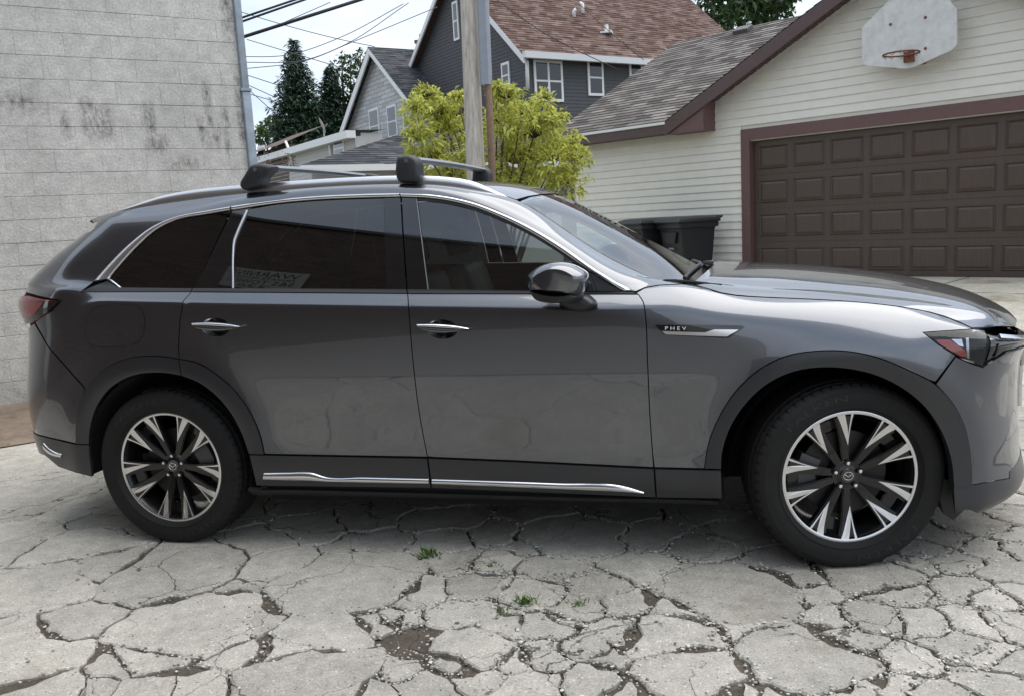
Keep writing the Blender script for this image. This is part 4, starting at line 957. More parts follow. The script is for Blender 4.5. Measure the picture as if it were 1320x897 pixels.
for si, s in enumerate(seeds):
    d = np.hypot(*(seeds-s).T); order = np.argsort(d)[1:40]
    poly = [np.array(q) for q in ((s[0]-1.3, s[1]-1.3), (s[0]+1.3, s[1]-1.3), (s[0]+1.3, s[1]+1.3), (s[0]-1.3, s[1]+1.3))]
    for j in order:
        n_ = seeds[j]-s; dn = np.linalg.norm(n_); n_ = n_/dn; poly = clip(poly, (seeds[j]+s)/2+n_*np.clip((wts[si]-wts[j])/(2*dn), -.33*dn, .33*dn), n_)
        if len(poly) < 3: break
    if len(poly) < 3: continue
    edge = []
    for a, b in zip(poly, poly[1:]+poly[:1]):
        ka, kb = key(a), key(b)
        if ka == kb: continue
        fl = ka > kb; p, q = (kb, ka) if fl else (ka, kb)
        seed = (int(p[0]*1000)*7919+int(p[1]*1000)*104729+int(q[0]*1000)*1299709+int(q[1]*1000)*15485863) & 0x7fffffff
        L = math.hypot(p[0]-q[0], p[1]-q[1]); dep = 4 if L > .25 else (3 if L > .1 else 2)
        pts = rough_edge(p, q, .15, seed, dep)+[q]
        if fl: pts = pts[::-1]
        edge += pts[:-1]
        if not fl and 0 <= si: joint_pts += [(a_, L) for a_ in pts[:-1]]
    E_ = np.array(edge); n = len(E_)
    if n < 5: continue
    c = E_.mean(0)
    # inset by half the joint
    nn = c-E_; nn /= np.maximum(np.linalg.norm(nn, axis=1, keepdims=True), 1e-6)
    g = np.array([gapw(*p) for p in E_])*(1+.5*nrng.random(n))
    A = E_+nn*(g*.5)[:, None]; B = E_+nn*(g*.5+.006+.006*nrng.random(n))[:, None]
    tilt = nrng.normal(0, .0035, 2); dz = nrng.normal(0, .0015)
    if c[0] < .3: tilt *= .3; dz *= .3
    brown = math.hypot(*(np.array(to_px((s[0], s[1], 0)))-np.array((540, 830)))) < 3
    def hz(p, o): return gz(p[0], p[1])+dz+tilt@(p-c)+o-(.016 if brown else 0)
    V = [(p[0], p[1], hz(p, -.05)) for p in A]+[(p[0], p[1], hz(p, -.006)) for p in A]+[(p[0], p[1], hz(p, 0)) for p in B]
    F = [(i, (i+1) % n, n+(i+1) % n, n+i) for i in range(n)]+[(n+i, n+(i+1) % n, 2*n+(i+1) % n, 2*n+i) for i in range(n)]+[tuple(range(2*n, 3*n))]
    V = [(v[0]-c[0], v[1]-c[1], v[2]) for v in V]
    o = mesh_obj('concrete_piece', V, F, DIRT if brown else CONC, GROUND); o.location = (c[0], c[1], 0); npiece += 1
# asphalt alley the photographer stands in, dark behind the concrete; unseen right arm added to darken bumper reflections
mesh_obj('alley', [(-40, -60, .012), (40, -60, .012), (40, -3.7, .012), (-40, -3.7, .012), (4.6, -3.7, .014), (40, -3.7, .014), (40, 3, .014), (5.9, 3, .014)], [(0, 1, 2, 3), (4, 5, 6, 7)], mat('asphalt', (.20, .195, .185), .9, noise=(30, .3), bump=(200, .4, .004)), kind='structure')
# loose stones in the joints
def pebble(seed):
    r_ = np.random.default_rng(seed); bm = bmesh.new(); bmesh.ops.create_icosphere(bm, subdivisions=1, radius=1)
    v = np.array([tuple(q.co) for q in bm.verts])*r_.uniform(.65, 1.15, (len(bm.verts), 1))*np.array([1, .8, .6]); f = [[q.index for q in p.verts] for p in bm.faces]; bm.free(); return v, f
PB = [pebble(i) for i in range(6)]
V = []; F = []; rg = np.random.default_rng(3); cnt = 0
cols = []
for (p, L) in joint_pts:
    x, y = p
    if np.dot(np.array([x, y, 0])-CAM_POS, CF) < .5: continue
    q = to_px((x, y, 0))
    if not (-20 < q[0] < 1340 and q[1] < 915): continue
    k = np.interp(x, [-2, .6, 1.6, 2.6], [.8, 1.8, 4, 5.5]); k = int(k)+(rg.random() < k % 1)
    for _ in range(k):
        w = gapw(x, y); px_, py_ = x+rg.normal(0, .012+w*.6), y+rg.normal(0, .012+w*.6); r_ = float(np.clip(rg.lognormal(-5.35, .45), .002, .011)); a = rg.random()*6.28
        v, f = PB[rg.integers(6)]; ca, sa = math.cos(a), math.sin(a); on = len(V)
        inj = rg.random() < .55; z0 = gz(px_, py_)+(-.008 if inj else .002)
        V += [(px_+r_*(u_[0]*ca-u_[1]*sa), py_+r_*(u_[0]*sa+u_[1]*ca), z0+r_*u_[2]*.8) for u_ in v]; F += [tuple(i+on for i in g_) for g_ in f]; cnt += 1
for _ in range(1500):
    x, y = rg.uniform([-2, -2.4], [4.6, 0]); r_ = float(np.clip(rg.lognormal(-5.9, .4), .0012, .006)); v, f = PB[rg.integers(6)]; on = len(V)
    V += [(x+r_*u_[0], y+r_*u_[1], .001+gz(x, y)+r_*u_[2]*.7) for u_ in v]; F += [tuple(i+on for i in g_) for g_ in f]
PEB = mat('pebble', (.40, .38, .34), .85)
nt = PEB.node_tree; gi_ = nt.nodes.new('ShaderNodeNewGeometry'); rr_ = nt.nodes.new('ShaderNodeValToRGB'); rr_.color_ramp.elements[0].color = (.10, .088, .072, 1); rr_.color_ramp.elements[1].color = (.62, .60, .55, 1)
nt.links.new(gi_.outputs['Random Per Island'], rr_.inputs[0]); nt.links.new(rr_.outputs[0], nt.nodes['Principled BSDF'].inputs['Base Color'])
mesh_obj('gravel', V, F, PEB, kind='stuff', label='loose pale gravel lying in the joints between concrete pieces', cat='gravel')
# left: slab up to a brown gravel strip along the block wall
wt_ = np.array([.70, .714]); wn_ = np.array([.714, -.70]); W0 = np.array([-3.95, 2.09])
def wxy(s, o): return W0+wt_*s+wn_*o
def quad_sheet(name, pts, z, m, n=1, **k): return mesh_obj(name, [(p[0], p[1], z) for p in pts], [tuple(range(len(pts)))], m, **k)
a0 = on_z(-400, 690)[:2]; a1 = on_z(0, 580)[:2]; a2 = on_z(45, 568)[:2]; dr = (a2-a1)/np.linalg.norm(a2-a1)
# concrete slab sheet left of the cracked field lies under the pieces, so only its outer part shows
so = float(np.mean([(a1-W0)@wn_, (a2-W0)@wn_]))
quad_sheet('side_slab', [wxy(-8, so+2.2), wxy(6, so+2.2), wxy(6, so), wxy(-8, so)], -.004, CONC2, kind='structure')
quad_sheet('gravel_strip', [wxy(-8, so), wxy(6, so), wxy(6, -.25), wxy(-8, -.25)], .008, BROWN, kind='structure')
# apron in front of the garage: pale slabs with tooled joints
gt = np.array([.846, -.533]); gt = gt/np.linalg.norm(gt); gn = np.array([gt[1], -gt[0]]); G0 = np.array([3.358, 10.067]); GZ = .30
def gxy(s, o): return G0+gt*s+gn*o
ap = empty('garage_apron', (G0[0], G0[1], 0), kind='structure')
for i in range(5):
    for j in range(2):
        s0, s1 = -6.0+i*3.05+.012, -6.0+(i+1)*3.05-.012; o0, o1 = [(-.05, 1.75), (1.775, 4.4)][j]
        if j: s0, s1 = s0-.9, s1-.9
        V = []; nx = 6
        for o_ in np.linspace(o0, o1, nx+1):
            for s_ in (s0, s1): p = gxy(s_, o_); V.append((p[0]-G0[0], p[1]-G0[1], gz(*p)+.012))
        mesh_obj('slab', V, [(2*k, 2*k+2, 2*k+3, 2*k+1) for k in range(nx)], CONC2, ap)
# ================================================================== BLOCK WALL on the left
def wall_mat():
    m = bpy.data.materials.new('parged_block'); m.use_nodes = True; MATS['parged_block'] = m; N = m.node_tree.nodes; L = m.node_tree.links; b = N['Principled BSDF']
    b.inputs['Roughness'].default_value = .95; b.inputs['Specular IOR Level'].default_value = .15
    g = N.new('ShaderNodeNewGeometry')
    vt = N.new('ShaderNodeVectorMath'); vt.operation = 'DOT_PRODUCT'; L.new(g.outputs['Position'], vt.inputs[0]); vt.inputs[1].default_value = (.70, .714, 0)
    sep = N.new('ShaderNodeSeparateXYZ'); L.new(g.outputs['Position'], sep.inputs[0])
    off = float(W0@np.array([.70, .714]))
    s_ = N.new('ShaderNodeMath'); s_.operation = 'SUBTRACT'; L.new(vt.outputs['Value'], s_.inputs[0]); s_.inputs[1].default_value = off
    cx = N.new('ShaderNodeCombineXYZ'); L.new(s_.outputs[0], cx.inputs[0]); L.new(sep.outputs[2], cx.inputs[1])
    def noise(sc, det=5, ro=.62, src=None, stretch=None):
        n = N.new('ShaderNodeTexNoise'); n.inputs['Scale'].default_value = sc; n.inputs['Detail'].default_value = det; n.inputs['Roughness'].default_value = ro
        s = src or cx.outputs[0]
        if stretch: mp = N.new('ShaderNodeMapping'); mp.inputs['Scale'].default_value = stretch; L.new(s, mp.inputs[0]); s = mp.outputs[0]
        L.new(s, n.inputs[0]); return n.outputs[0]
    def rng(n, a, b_, c, d):
        r = N.new('ShaderNodeMapRange'); r.inputs[1].default_value = a; r.inputs[2].default_value = b_; r.inputs[3].default_value = c; r.inputs[4].default_value = d; L.new(n, r.inputs[0]); return r.outputs[0]
    def op(o, a, b_):
        q = N.new('ShaderNodeMath'); q.operation = o
        for i, z in enumerate((a, b_)):
            if isinstance(z, (int, float)): q.inputs[i].default_value = z
            else: L.new(z, q.inputs[i])
        return q.outputs[0]
    f = op('MULTIPLY', rng(noise(1.3), .3, .7, .84, 1.12), rng(noise(9), .3, .7, .86, 1.12)); f = op('MULTIPLY', f, rng(noise(48, 5, .8), .32, .66, .72, 1.16))
    f = op('MULTIPLY', f, rng(noise(260, 3, .8), .35, .65, .78, 1.15))
    # dark mould runs below joints, each at its own place on the wall
    mask = None
    for s0, z1, z0, w in [(1.07, 2.88, 2.50, .09), (1.20, 2.82, 2.48, .12), (.86, 2.74, 2.53, .06), (1.62, 2.84, 2.40, .07), (1.66, 2.52, 2.34, .13), (2.20, 3.07, 2.43, .055), (2.11, 2.72, 2.44, .06), (2.26, 2.62, 2.40, .05), (2.36, 2.87, 2.33, .05), (2.52, 3.15, 2.45, .05), (2.49, 4.2, 3.50, .09), (1.9, 2.3, 2.2, .3), (.5, 2.9, 2.75, .2)]:
        gx = op('SUBTRACT', s_.outputs[0], s0+0); gx = op('DIVIDE', gx, w); gx = op('MULTIPLY', gx, gx); gx = op('SUBTRACT', 1.0, gx); gx = op('MAXIMUM', gx, 0.0)
        zt = rng(sep.outputs[2], z1-.10, z1, 1, 0); zb2 = rng(sep.outputs[2], z0-.12, z0+.03, 0, 1)
        k = op('MULTIPLY', gx, op('MULTIPLY', zt, zb2)); mask = k if mask is None else op('MAXIMUM', mask, k)
    mask = op('MULTIPLY', mask, rng(noise(22, 6, .75, None, (1, .45, 1)), .40, .62, 0, 1))
    low = op('MULTIPLY', rng(sep.outputs[2], .0, .30, 1, 0), rng(noise(7, 5, .7), .35, .7, 0, 1)); mask = op('MAXIMUM', mask, op('MULTIPLY', low, .75))
    mx = N.new('ShaderNodeMix'); mx.data_type = 'RGBA'; mx.inputs[6].default_value = (.66, .645, .605, 1); mx.inputs[7].default_value = (.055, .05, .045, 1); L.new(op('MULTIPLY', mask, .72), mx.inputs[0])
    v = N.new('ShaderNodeVectorMath'); v.operation = 'SCALE'; L.new(mx.outputs[2], v.inputs[0]); L.new(f, v.inputs['Scale']); L.new(v.outputs[0], b.inputs['Base Color'])
    bp = N.new('ShaderNodeBump'); bp.inputs['Strength'].default_value = .8; bp.inputs['Distance'].default_value = .015; L.new(noise(42, 6, .75, g.outputs['Position']), bp.inputs['Height']); L.new(bp.outputs[0], b.inputs['Normal'])
    return m
WALLM = wall_mat()
MORTAR = mat('mortar', (.42, .40, .37), .95, noise=(30, .2), bump=(90, .4, .004))
WEND = 2.56
wall = empty('block_wall', (*wxy(1, 0), 0), label='weathered grey concrete block wall with dark mould streaks', cat='wall')
def wloc(p): q = wxy(1, 0); return (p[0]-q[0], p[1]-q[1])
core = MB(); pl = [wxy(-7, -.012), wxy(WEND, -.012), wxy(WEND, -.30), wxy(-7, -.30)]
core.add([(*wloc(p), z) for z in (-.1, 5.2) for p in pl], [(3, 2, 1, 0), (4, 5, 6, 7), (0, 1, 5, 4), (1, 2, 6, 5), (2, 3, 7, 6), (3, 0, 4, 7)]).build('mortar_core', MORTAR, wall)
wang = math.atan2(wt_[1], wt_[0])
def block_mesh(L_, H_, seed):
    r_ = random.Random(seed); me_v = []; 
    v = [(0, -.02, 0), (L_, -.02, 0), (L_, -.02, H_), (0, -.02, H_), (0, 0, 0), (L_, 0, 0), (L_, 0, H_), (0, 0, H_)]
    e = .004; j = lambda: r_.uniform(-.0015, .0015)
    ex = .0012; v += [(ex, .004+j(), e), (L_-ex, .004+j(), e), (L_-ex, .004+j(), H_-e), (ex, .004+j(), H_-e)]
    v = [(a, -b, c) for a, b, c in v]      # outward = -y locally
    f = [(4, 5, 9, 8), (5, 6, 10, 9), (6, 7, 11, 10), (7, 4, 8, 11), (8, 9, 10, 11), (0, 1, 5, 4), (1, 2, 6, 5), (2, 3, 7, 6), (3, 0, 4, 7)]
    me = bpy.data.meshes.new('block'); me.from_pydata(v, [], f); me.materials.append(WALLM); return me
# the pattern runs to the wall's end; only rows and columns that show are laid as separate blocks
bms = [block_mesh(.4056, .2115, i) for i in range(5)]
half = {}
rb = random.Random(9)
z = 0.0; row = 0; FB = MB()
while z < 4.6:
    H_ = .2135; s = WEND-(.406 if row % 2 else .203)
    pieces = [(WEND-(.406 if row % 2 else .203), (.406 if row % 2 else .203))]
    s = pieces[0][0]
    while s > -1.6: s -= .406; pieces.append((s, .406))
    for s0, L_ in pieces:
        if L_ > .3: me = bms[rb.randrange(5)]
        else:
            if 'h' not in half: half['h'] = block_mesh(.2026, .2115, 77)
            me = half['h']
        o = bpy.data.objects.new('block', me); p = wxy(s0, 0); q = wloc(p); o.location = (q[0], q[1], z+.001); o.rotation_euler = (0, 0, wang); link(o, wall)
    while s > -6.6:                                       # the far run of blocks, out of the photograph's frame: one joined part
        s -= .406; me = bms[rb.randrange(5)]; p = wxy(s, 0); q = wloc(p); ca, sa = math.cos(wang), math.sin(wang)
        FB.add([(q[0]+v.co.x*ca-v.co.y*sa, q[1]+v.co.x*sa+v.co.y*ca, z+.001+v.co.z) for v in me.vertices], [tuple(f.vertices) for f in me.polygons])
    z += H_; row += 1
FB.build('block_run', WALLM, wall)['kind'] = 'stuff'
# galvanised corner pipe
pm = mat('galvanised', (.30, .34, .38), .45, .6, noise=(14, .2))
pp = empty('downpipe', (*wxy(WEND+.03, .02), 0), label='grey galvanised pipe running up the corner of the block wall', cat='pipe')
pb = MB(); pb.bbox((-.045, -.035, -.05), (.045, .035, 2.93), .012); pb.build('pipe', pm, pp, True).rotation_euler = (0, 0, wang)
pb = MB(); pb.bbox((-.038, -.03, 2.90), (.038, .03, 5.4), .012); o = pb.build('pipe', pm, pp, True); o.rotation_euler = (0, 0, wang)
for z_ in (.9, 2.93, 4.5):
    o = MB().bbox((-.055, -.045, z_), (.055, .045, z_+.03), .004).build('strap', pm, pp); o.rotation_euler = (0, 0, wang)

# ================================================================== GARAGE
SID = mat('cream_siding', (.74, .715, .64), .55, noise=(6, .05), bump=(30, .08, .002, (.15, .15, 3)))
BRN = mat('brown_trim', (.085, .052, .050), .5, noise=(12, .12)); MAR = mat('maroon_trim', (.135, .072, .070), .55, noise=(18, .12))
DOORM = mat('door_brown', (.075, .053, .042), .42, noise=(60, .18, 4, (1, 1, .05)), bump=(140, .25, .002, (1, 1, .08)))
def shingle_mat(name, c0, c1, c2, sc=1.0, bw=.33, rh=.14):
    m = bpy.data.materials.new(name); m.use_nodes = True; MATS[name] = m; N = m.node_tree.nodes; L = m.node_tree.links; b = N['Principled BSDF']; b.inputs['Roughness'].default_value = .95; b.inputs['Specular IOR Level'].default_value = .1
    uv = N.new('ShaderNodeUVMap')
    br = N.new('ShaderNodeTexBrick'); br.inputs['Scale'].default_value = 1; br.inputs['Brick Width'].default_value = bw*sc; br.inputs['Row Height'].default_value = rh*sc; br.inputs['Mortar Size'].default_value = .004; br.offset = .37
    br.inputs['Color1'].default_value = (0, 0, 0, 1); br.inputs['Color2'].default_value = (1, 1, 1, 1); br.inputs['Mortar'].default_value = (.1, .1, .1, 1); L.new(uv.outputs[0], br.inputs[0])
    rp = N.new('ShaderNodeValToRGB'); e = rp.color_ramp.elements; e[0].color = (*c0, 1); e[1].color = (*c2, 1); x = e.new(.5); x.color = (*c1, 1); L.new(br.outputs['Color'], rp.inputs[0])
    n = N.new('ShaderNodeTexNoise'); n.inputs['Scale'].default_value = 2.2; n.inputs['Detail'].default_value = 6; L.new(uv.outputs[0], n.inputs[0]); r = N.new('ShaderNodeMapRange'); r.inputs[1].default_value = .3; r.inputs[2].default_value = .7; r.inputs[3].default_value = .78; r.inputs[4].default_value = 1.2; L.new(n.outputs[0], r.inputs[0])
    v = N.new('ShaderNodeVectorMath'); v.operation = 'SCALE'; L.new(rp.outputs[0], v.inputs[0]); L.new(r.outputs[0], v.inputs['Scale']); L.new(v.outputs[0], b.inputs['Base Color'])
    bp = N.new('ShaderNodeBump'); bp.inputs['Strength'].default_value = .6; bp.inputs['Distance'].default_value = .01; L.new(br.outputs['Color'], bp.inputs['Height']); L.new(bp.outputs[0], b.inputs['Normal'])
    return m
SHG = shingle_mat('garage_shingle', (.085, .075, .07), (.16, .145, .135), (.25, .23, .215))
SHR = shingle_mat('red_shingle', (.085, .052, .043), (.145, .095, .080), (.22, .165, .148))
SHD = shingle_mat('slate_shingle', (.045, .048, .055), (.075, .078, .085), (.12, .12, .125))
def roof_courses(name, O, U, Vv, lu, lv, m, parent, rh=.14, thick=.012, clipfn=None, under=.04):
    """roof plane as overlapping shingle courses: O eave corner, U along eave, Vv up the slope (unit vectors)"""
    O, U, Vv = (np.array(q, float) for q in (O, U, Vv)); Nn = np.cross(U, Vv); Nn /= np.linalg.norm(Nn)
    if Nn[2] < 0: Nn = -Nn
    V = []; F = []; UVs = []; k = int(math.ceil(lv/rh))
    for i in range(k):
        a, b = i*rh, min((i+1)*rh+.02, lv); l0, l1 = (0, lu) if clipfn is None else clipfn(a); m0, m1 = (0, lu) if clipfn is None else clipfn(b)
        o = len(V); pts = [(l0, a, thick), (l1, a, thick), (m1, b, .0), (m0, b, .0), (l0, a, -.0), (l1, a, -.0)]
        V += [O+U*p+Vv*q+Nn*w for p, q, w in pts]; F += [(o, o+1, o+2, o+3), (o+4, o+5, o+1, o)]
        UVs += [[(l0, a), (l1, a), (m1, b), (m0, b)], [(l0, a), (l1, a), (l1, a), (l0, a)]]
    ob = mesh_obj(name, V, F, m, parent); uvl = ob.data.uv_layers.new(name='UVMap')
    for p, u_ in zip(ob.data.polygons, UVs):
        for li, q in zip(p.loop_indices, u_): uvl.data[li].uv = q
    n0 = ob.data.polygons[0].normal
    if Vector(n0).dot(Vector(Nn)) < 0: ob.data.flip_normals()
    ob['kind'] = 'stuff'
    return ob
gar = empty('garage', (G0[0], G0[1], GZ), label='cream-sided garage with brown sectional door and brown trim', cat='garage')
def gw(s, o, h): p = gt*s+gn*o; return (p[0], p[1], h)      # local to the garage empty
DL, DR_, DT = -.15, 4.73, 2.17; PK = (DL+DR_)/2; SL = .5
WL = -3.9; WR = 2*PK-WL
RX0 = -1.51                                                # foot of the rake at the overhang
def rake_h(s): return 2.62+SL*((s if s < PK else 2*PK-s)-RX0)
body = MB()
poly = [(WL, 0), (DL-.02, 0), (DL-.02, DT), (DR_+.02, DT), (DR_+.02, 0), (WR, 0), (WR, 2.5), (2*PK+1.2, 2.5), (2*PK+1.2, 2.68), (PK, rake_h(PK)-.10), (-1.2, 2.68), (-1.2, 2.5), (WL, 2.5)]
body.prism(poly, lambda a, b, d: gw(a, d, b), -.15, -.004)
wallo = body.build('wall', SID, gar)
bm = bmesh.new(); bm.from_mesh(wallo.data); bmesh.ops.recalc_face_normals(bm, faces=bm.faces[:]); bm.to_mesh(wallo.data); bm.free()
side_w = MB(); side_w.add([gw(WL, -.15, 0), gw(WL, -6.5, 0), gw(WL, -6.5, 2.5), gw(WL, -.15, 2.5)], [(0, 1, 2, 3)]); side_w.add([gw(WR, -.15, 0), gw(WR, -6.5, 0), gw(WR, -6.5, 2.5), gw(WR, -.15, 2.5)], [(0, 1, 2, 3)])
side_w.add([gw(WL, -6.5, 0), gw(WR, -6.5, 0), gw(WR, -6.5, 2.5), gw(WL, -6.5, 2.5)], [(0, 1, 2, 3)]); side_w.build('side_wall', SID, gar)['kind'] = 'stuff'
EXP = .127; i = 0
while i*EXP < 4.6:
    h0, h1 = i*EXP+.01, (i+1)*EXP+.01; hm = h1
    if hm > rake_h(PK)-.14: break
    l, r_ = WL, WR
    if hm > 2.5:
        l = RX0+(hm+.10-2.62)/SL+.0; l = max(l, -1.2); r_ = 2*PK-l
    segs = [(l, r_)]
    if h0 < DT+.16: segs = [(l, DL-.155), (DR_+.155, r_)]
    for a, b in segs:
        if b-a < .05: continue
        V = [gw(a, .0, h0), gw(b, .0, h0), gw(b, .026, h0), gw(a, .026, h0), gw(b, .022, h0+.022), gw(a, .022, h0+.022), gw(b, .004, h1+.004), gw(a, .004, h1+.004)]
        mesh_obj('siding_board', V, [(0, 1, 2, 3), (3, 2, 4, 5), (5, 4, 6, 7), (0, 3, 5, 7), (1, 6, 4, 2)], SID, gar)
    i += 1
# door surround
for a, b, h0, h1 in ((DL-.155, DL, 0, DT+.19), (DR_, DR_+.155, 0, DT+.19)): 
    M = MB(); M.prism([(a, h0), (b, h0), (b, h1), (a, h1)], lambda p, q, d: gw(p, d, q), -.12, .03); M.build('door_jamb', MAR, gar)
M = MB(); M.prism([(DL-.155, DT+.012), (DR_+.155, DT+.012), (DR_+.155, DT+.192), (DL-.155, DT+.192)], lambda p, q, d: gw(p, d, q), -.12, .032); M.build('door_head', MAR, gar)
gdoor = MB(); gdoor.prism([(DL, .0), (DR_, .0), (DR_, DT+.02), (DL, DT+.02)], lambda p, q, d: gw(p, d, q), -.14, -.105)
gdo = gdoor.build('garage_door', DOORM, gar)
ncol, nrow = 8, 4; cw = (DR_-DL-.10)/ncol; rh_ = (DT-.02)/nrow
for r_ in range(nrow):
    M = MB(); a0_, a1_ = DL+.005, DR_-.005; b0, b1 = .012+r_*rh_, .012+(r_+1)*rh_-.008
    M.prism([(a0_, b0), (a1_, b0), (a1_, b1), (a0_, b1)], lambda p, q, d: gw(p, d, q), -.11, -.098); sec = M.build('door_section', DOORM, gdo)
    for c_ in range(ncol):
        x0 = DL+.05+c_*cw+.045; x1 = x0+cw-.09; y0 = b0+.085; y1 = b1-.085; V = []
        rings = [(0, -.0975), (.014, -.080), (.028, -.0968), (.060, -.084)]
        for e, d in rings: V += [gw(x0+e, d, y0+e), gw(x1-e, d, y0+e), gw(x1-e, d, y1-e), gw(x0+e, d, y1-e)]
        F = [(k*4+j, k*4+(j+1) % 4, k*4+4+(j+1) % 4, k*4+4+j) for k in range(3) for j in range(4)]+[(12, 13, 14, 15)]
        mesh_obj('door_panel', V, F, DOORM, sec)
# roof: main slope (ridge parallel to the front) and the cross gable over the door
OH = .40
lenm = 1.0
slope_v = np.array([-gn[0], -gn[1], SL]); slope_v /= np.linalg.norm(slope_v)
MS = WL-.30                                                # left rake of the main roof
eave_z = 2.62
d_r = ray(872, 55); tpl = np.array([gt[0], gt[1], 0]); pe = np.array([*gxy(MS, 0), 0]); q = CAM_POS+d_r*(((pe-CAM_POS)@tpl)/(d_r@tpl))
ridge_o = -float((q[:2]-G0)@gn); ridge_h = q[2]-GZ
SM = (ridge_h-eave_z)/(ridge_o+OH)                         # pitch of the main slope as photographed
sv = np.array([-gn[0], -gn[1], SM]); sl_len = math.hypot(ridge_o+OH, ridge_h-eave_z); sv /= np.linalg.norm(sv)
U3 = (gt[0], gt[1], 0)
def main_clip(b):
    o_ = b*(1/math.hypot(1, SM)); h = eave_z+o_*SM
    return (0, (RX0-MS)+o_*SM/SL+.25)
roof_courses('roof', gw(MS, OH, eave_z), U3, sv, 5, sl_len, SHG, gar, clipfn=main_clip)
back = MB(); back.add([gw(MS, -ridge_o, ridge_h-.01), gw(PK*2-MS, -ridge_o, ridge_h-.01), gw(PK*2-MS, -2*ridge_o-OH, eave_z), gw(MS, -2*ridge_o-OH, eave_z)], [(0, 1, 2, 3)])
back.build('roof_back', SHG, gar)
def rmain_clip(b):
    o_ = b*(1/math.hypot(1, SM)); return (max(0, (2*PK-RX0)-(o_*SM/SL)-.25-(PK+1)), (2*PK-MS)-(PK+1))
roof_courses('roof', gw(PK+1, OH, eave_z), U3, sv, 5, sl_len, SHG, gar, clipfn=rmain_clip)
for sg in (1, -1):
    ua = np.array([gn[0], gn[1], 0]); va = np.array([gt[0]*sg, gt[1]*sg, SL]); va /= np.linalg.norm(va); L_ = (PK-RX0)*math.hypot(1, SL)
    s0 = RX0 if sg == 1 else 2*PK-RX0
    roof_courses('roof', gw(s0, -4.0, 2.62), ua, va, 4.0+OH, L_, SHG, gar, clipfn=lambda b: (max(0, 4.0-(b*SL/math.hypot(1, SL))/max(SM, .1)-.6), 4.0+OH))
# rakes, fascia, soffits
for sg in (1, -1):
    f = (lambda s_: s_) if sg == 1 else (lambda s_: 2*PK-s_)
    M = MB(); M.prism([(f(RX0-.02), 2.40), (f(RX0-.02), 2.60), (f(PK), rake_h(PK)-.01), (f(PK), rake_h(PK)-.21), (f(RX0+.02), 2.40)], lambda a, b, d: gw(a, d, b), OH-.025, OH); o = M.build('rake_board', BRN, gar)
    bm = bmesh.new(); bm.from_mesh(o.data); bmesh.ops.recalc_face_normals(bm, faces=bm.faces[:]); bm.to_mesh(o.data); bm.free()
    # boxed return at the foot of the rake
    M = MB(); M.prism([(f(RX0+.0), 2.40), (f(-1.2+.42), 2.40), (f(-1.2+.42), 2.62+SL*(-1.2+.42-RX0)-.12), (f(RX0), 2.56)], lambda a, b, d: gw(a, d, b), .0, OH-.03); o = M.build('eave_return', MAR, gar)
    bm = bmesh.new(); bm.from_mesh(o.data); bmesh.ops.recalc_face_normals(bm, faces=bm.faces[:]); bm.to_mesh(o.data); bm.free()
    nb = 26                                             # vented soffit boards under the rake
    for k in range(nb):
        a = RX0+.5+(PK-RX0-.5)*k/nb; b = RX0+.5+(PK-RX0-.5)*(k+1)/nb-.012
        V = [gw(f(a), .0, rake_h(f(a))-.125), gw(f(b), 0, rake_h(f(b))-.125), gw(f(b), OH-.03, rake_h(f(b))-.125), gw(f(a), OH-.03, rake_h(f(a))-.125)]
        mesh_obj('soffit_board', V, [(0, 1, 2, 3)], BRN, gar)
    M = MB(); M.prism([(f(MS), 2.42), (f(RX0-.02), 2.42), (f(RX0-.02), 2.565), (f(MS), 2.565)], lambda a, b, d: gw(a, d, b), OH-.03, OH-.004); M.build('fascia', BRN, gar)
    M = MB(); M.prism([(f(MS-.01), 2.57), (f(RX0-.0), 2.57), (f(RX0-.0), 2.615), (f(MS-.01), 2.615)], lambda a, b, d: gw(a, d, b), OH-.03, OH+.012); M.build('drip_edge', mat('white_metal', (.72, .72, .70), .45), gar)
    V = [gw(f(MS), .0, 2.43), gw(f(RX0), .0, 2.43), gw(f(RX0), OH-.03, 2.43), gw(f(MS), OH-.03, 2.43)]
    mesh_obj('soffit', V, [(0, 1, 2, 3)], BRN, gar)
# low vent on the roof by the rake
pv = on_plane(958, 42, (G0+gn*OH).tolist()+[GZ+eave_z], np.cross(U3, sv)); vv = MB(); vv.bbox((-.17, -.13, -.02), (.17, .13, .10), .03)
vo = vv.build('roof_vent', mat('vent_metal', (.09, .09, .09), .5, .3), gar); vo.location = (pv[0]-G0[0], pv[1]-G0[1], pv[2]-GZ); vo.rotation_euler = (math.atan(SM), 0, math.atan2(gt[1], gt[0]))
# ---- basketball backboard and hoop
def bb(px, py, o=.30): 
    q = on_plane(px, py, [*gxy(0, o), 0], np.array([gn[0], gn[1], 0])); return float((q[:2]-G0)@gt), float(q[2]-GZ)
bbo = empty('basketball_hoop', (*gxy(bb(1172, 50)[0], .30), GZ+3.0), label='weathered white backboard with rusty rim hung on the garage gable', cat='basketball hoop')
BX = bb(1172, 50)[0]
pts = [bb(*p) for p in [(1112, 36), (1146, 2), (1160, -4), (1222, -2), (1234, 12), (1234, 58), (1228, 65), (1178, 87), (1166, 89), (1117, 85), (1112, 80)]][::-1]
M = MB(); M.prism([(a-BX, b-3.0) for a, b in pts], lambda a, b, d: (gt[0]*a+gn[0]*d, gt[1]*a+gn[1]*d, b), -.02, .02)
bo = M.build('backboard', mat('old_white_board', (.60, .60, .58), .65, noise=(9, .16), bump=(40, .15, .003)), bbo)
bm = bmesh.new(); bm.from_mesh(bo.data); bmesh.ops.recalc_face_normals(bm, faces=bm.faces[:]); bm.to_mesh(bo.data); bm.free()
RUST = mat('rust', (.16, .06, .03), .85, noise=(30, .45), bump=(80, .4, .003))
hs, hh = bb(1172, 72, .33); hs -= BX; hh -= 3.0
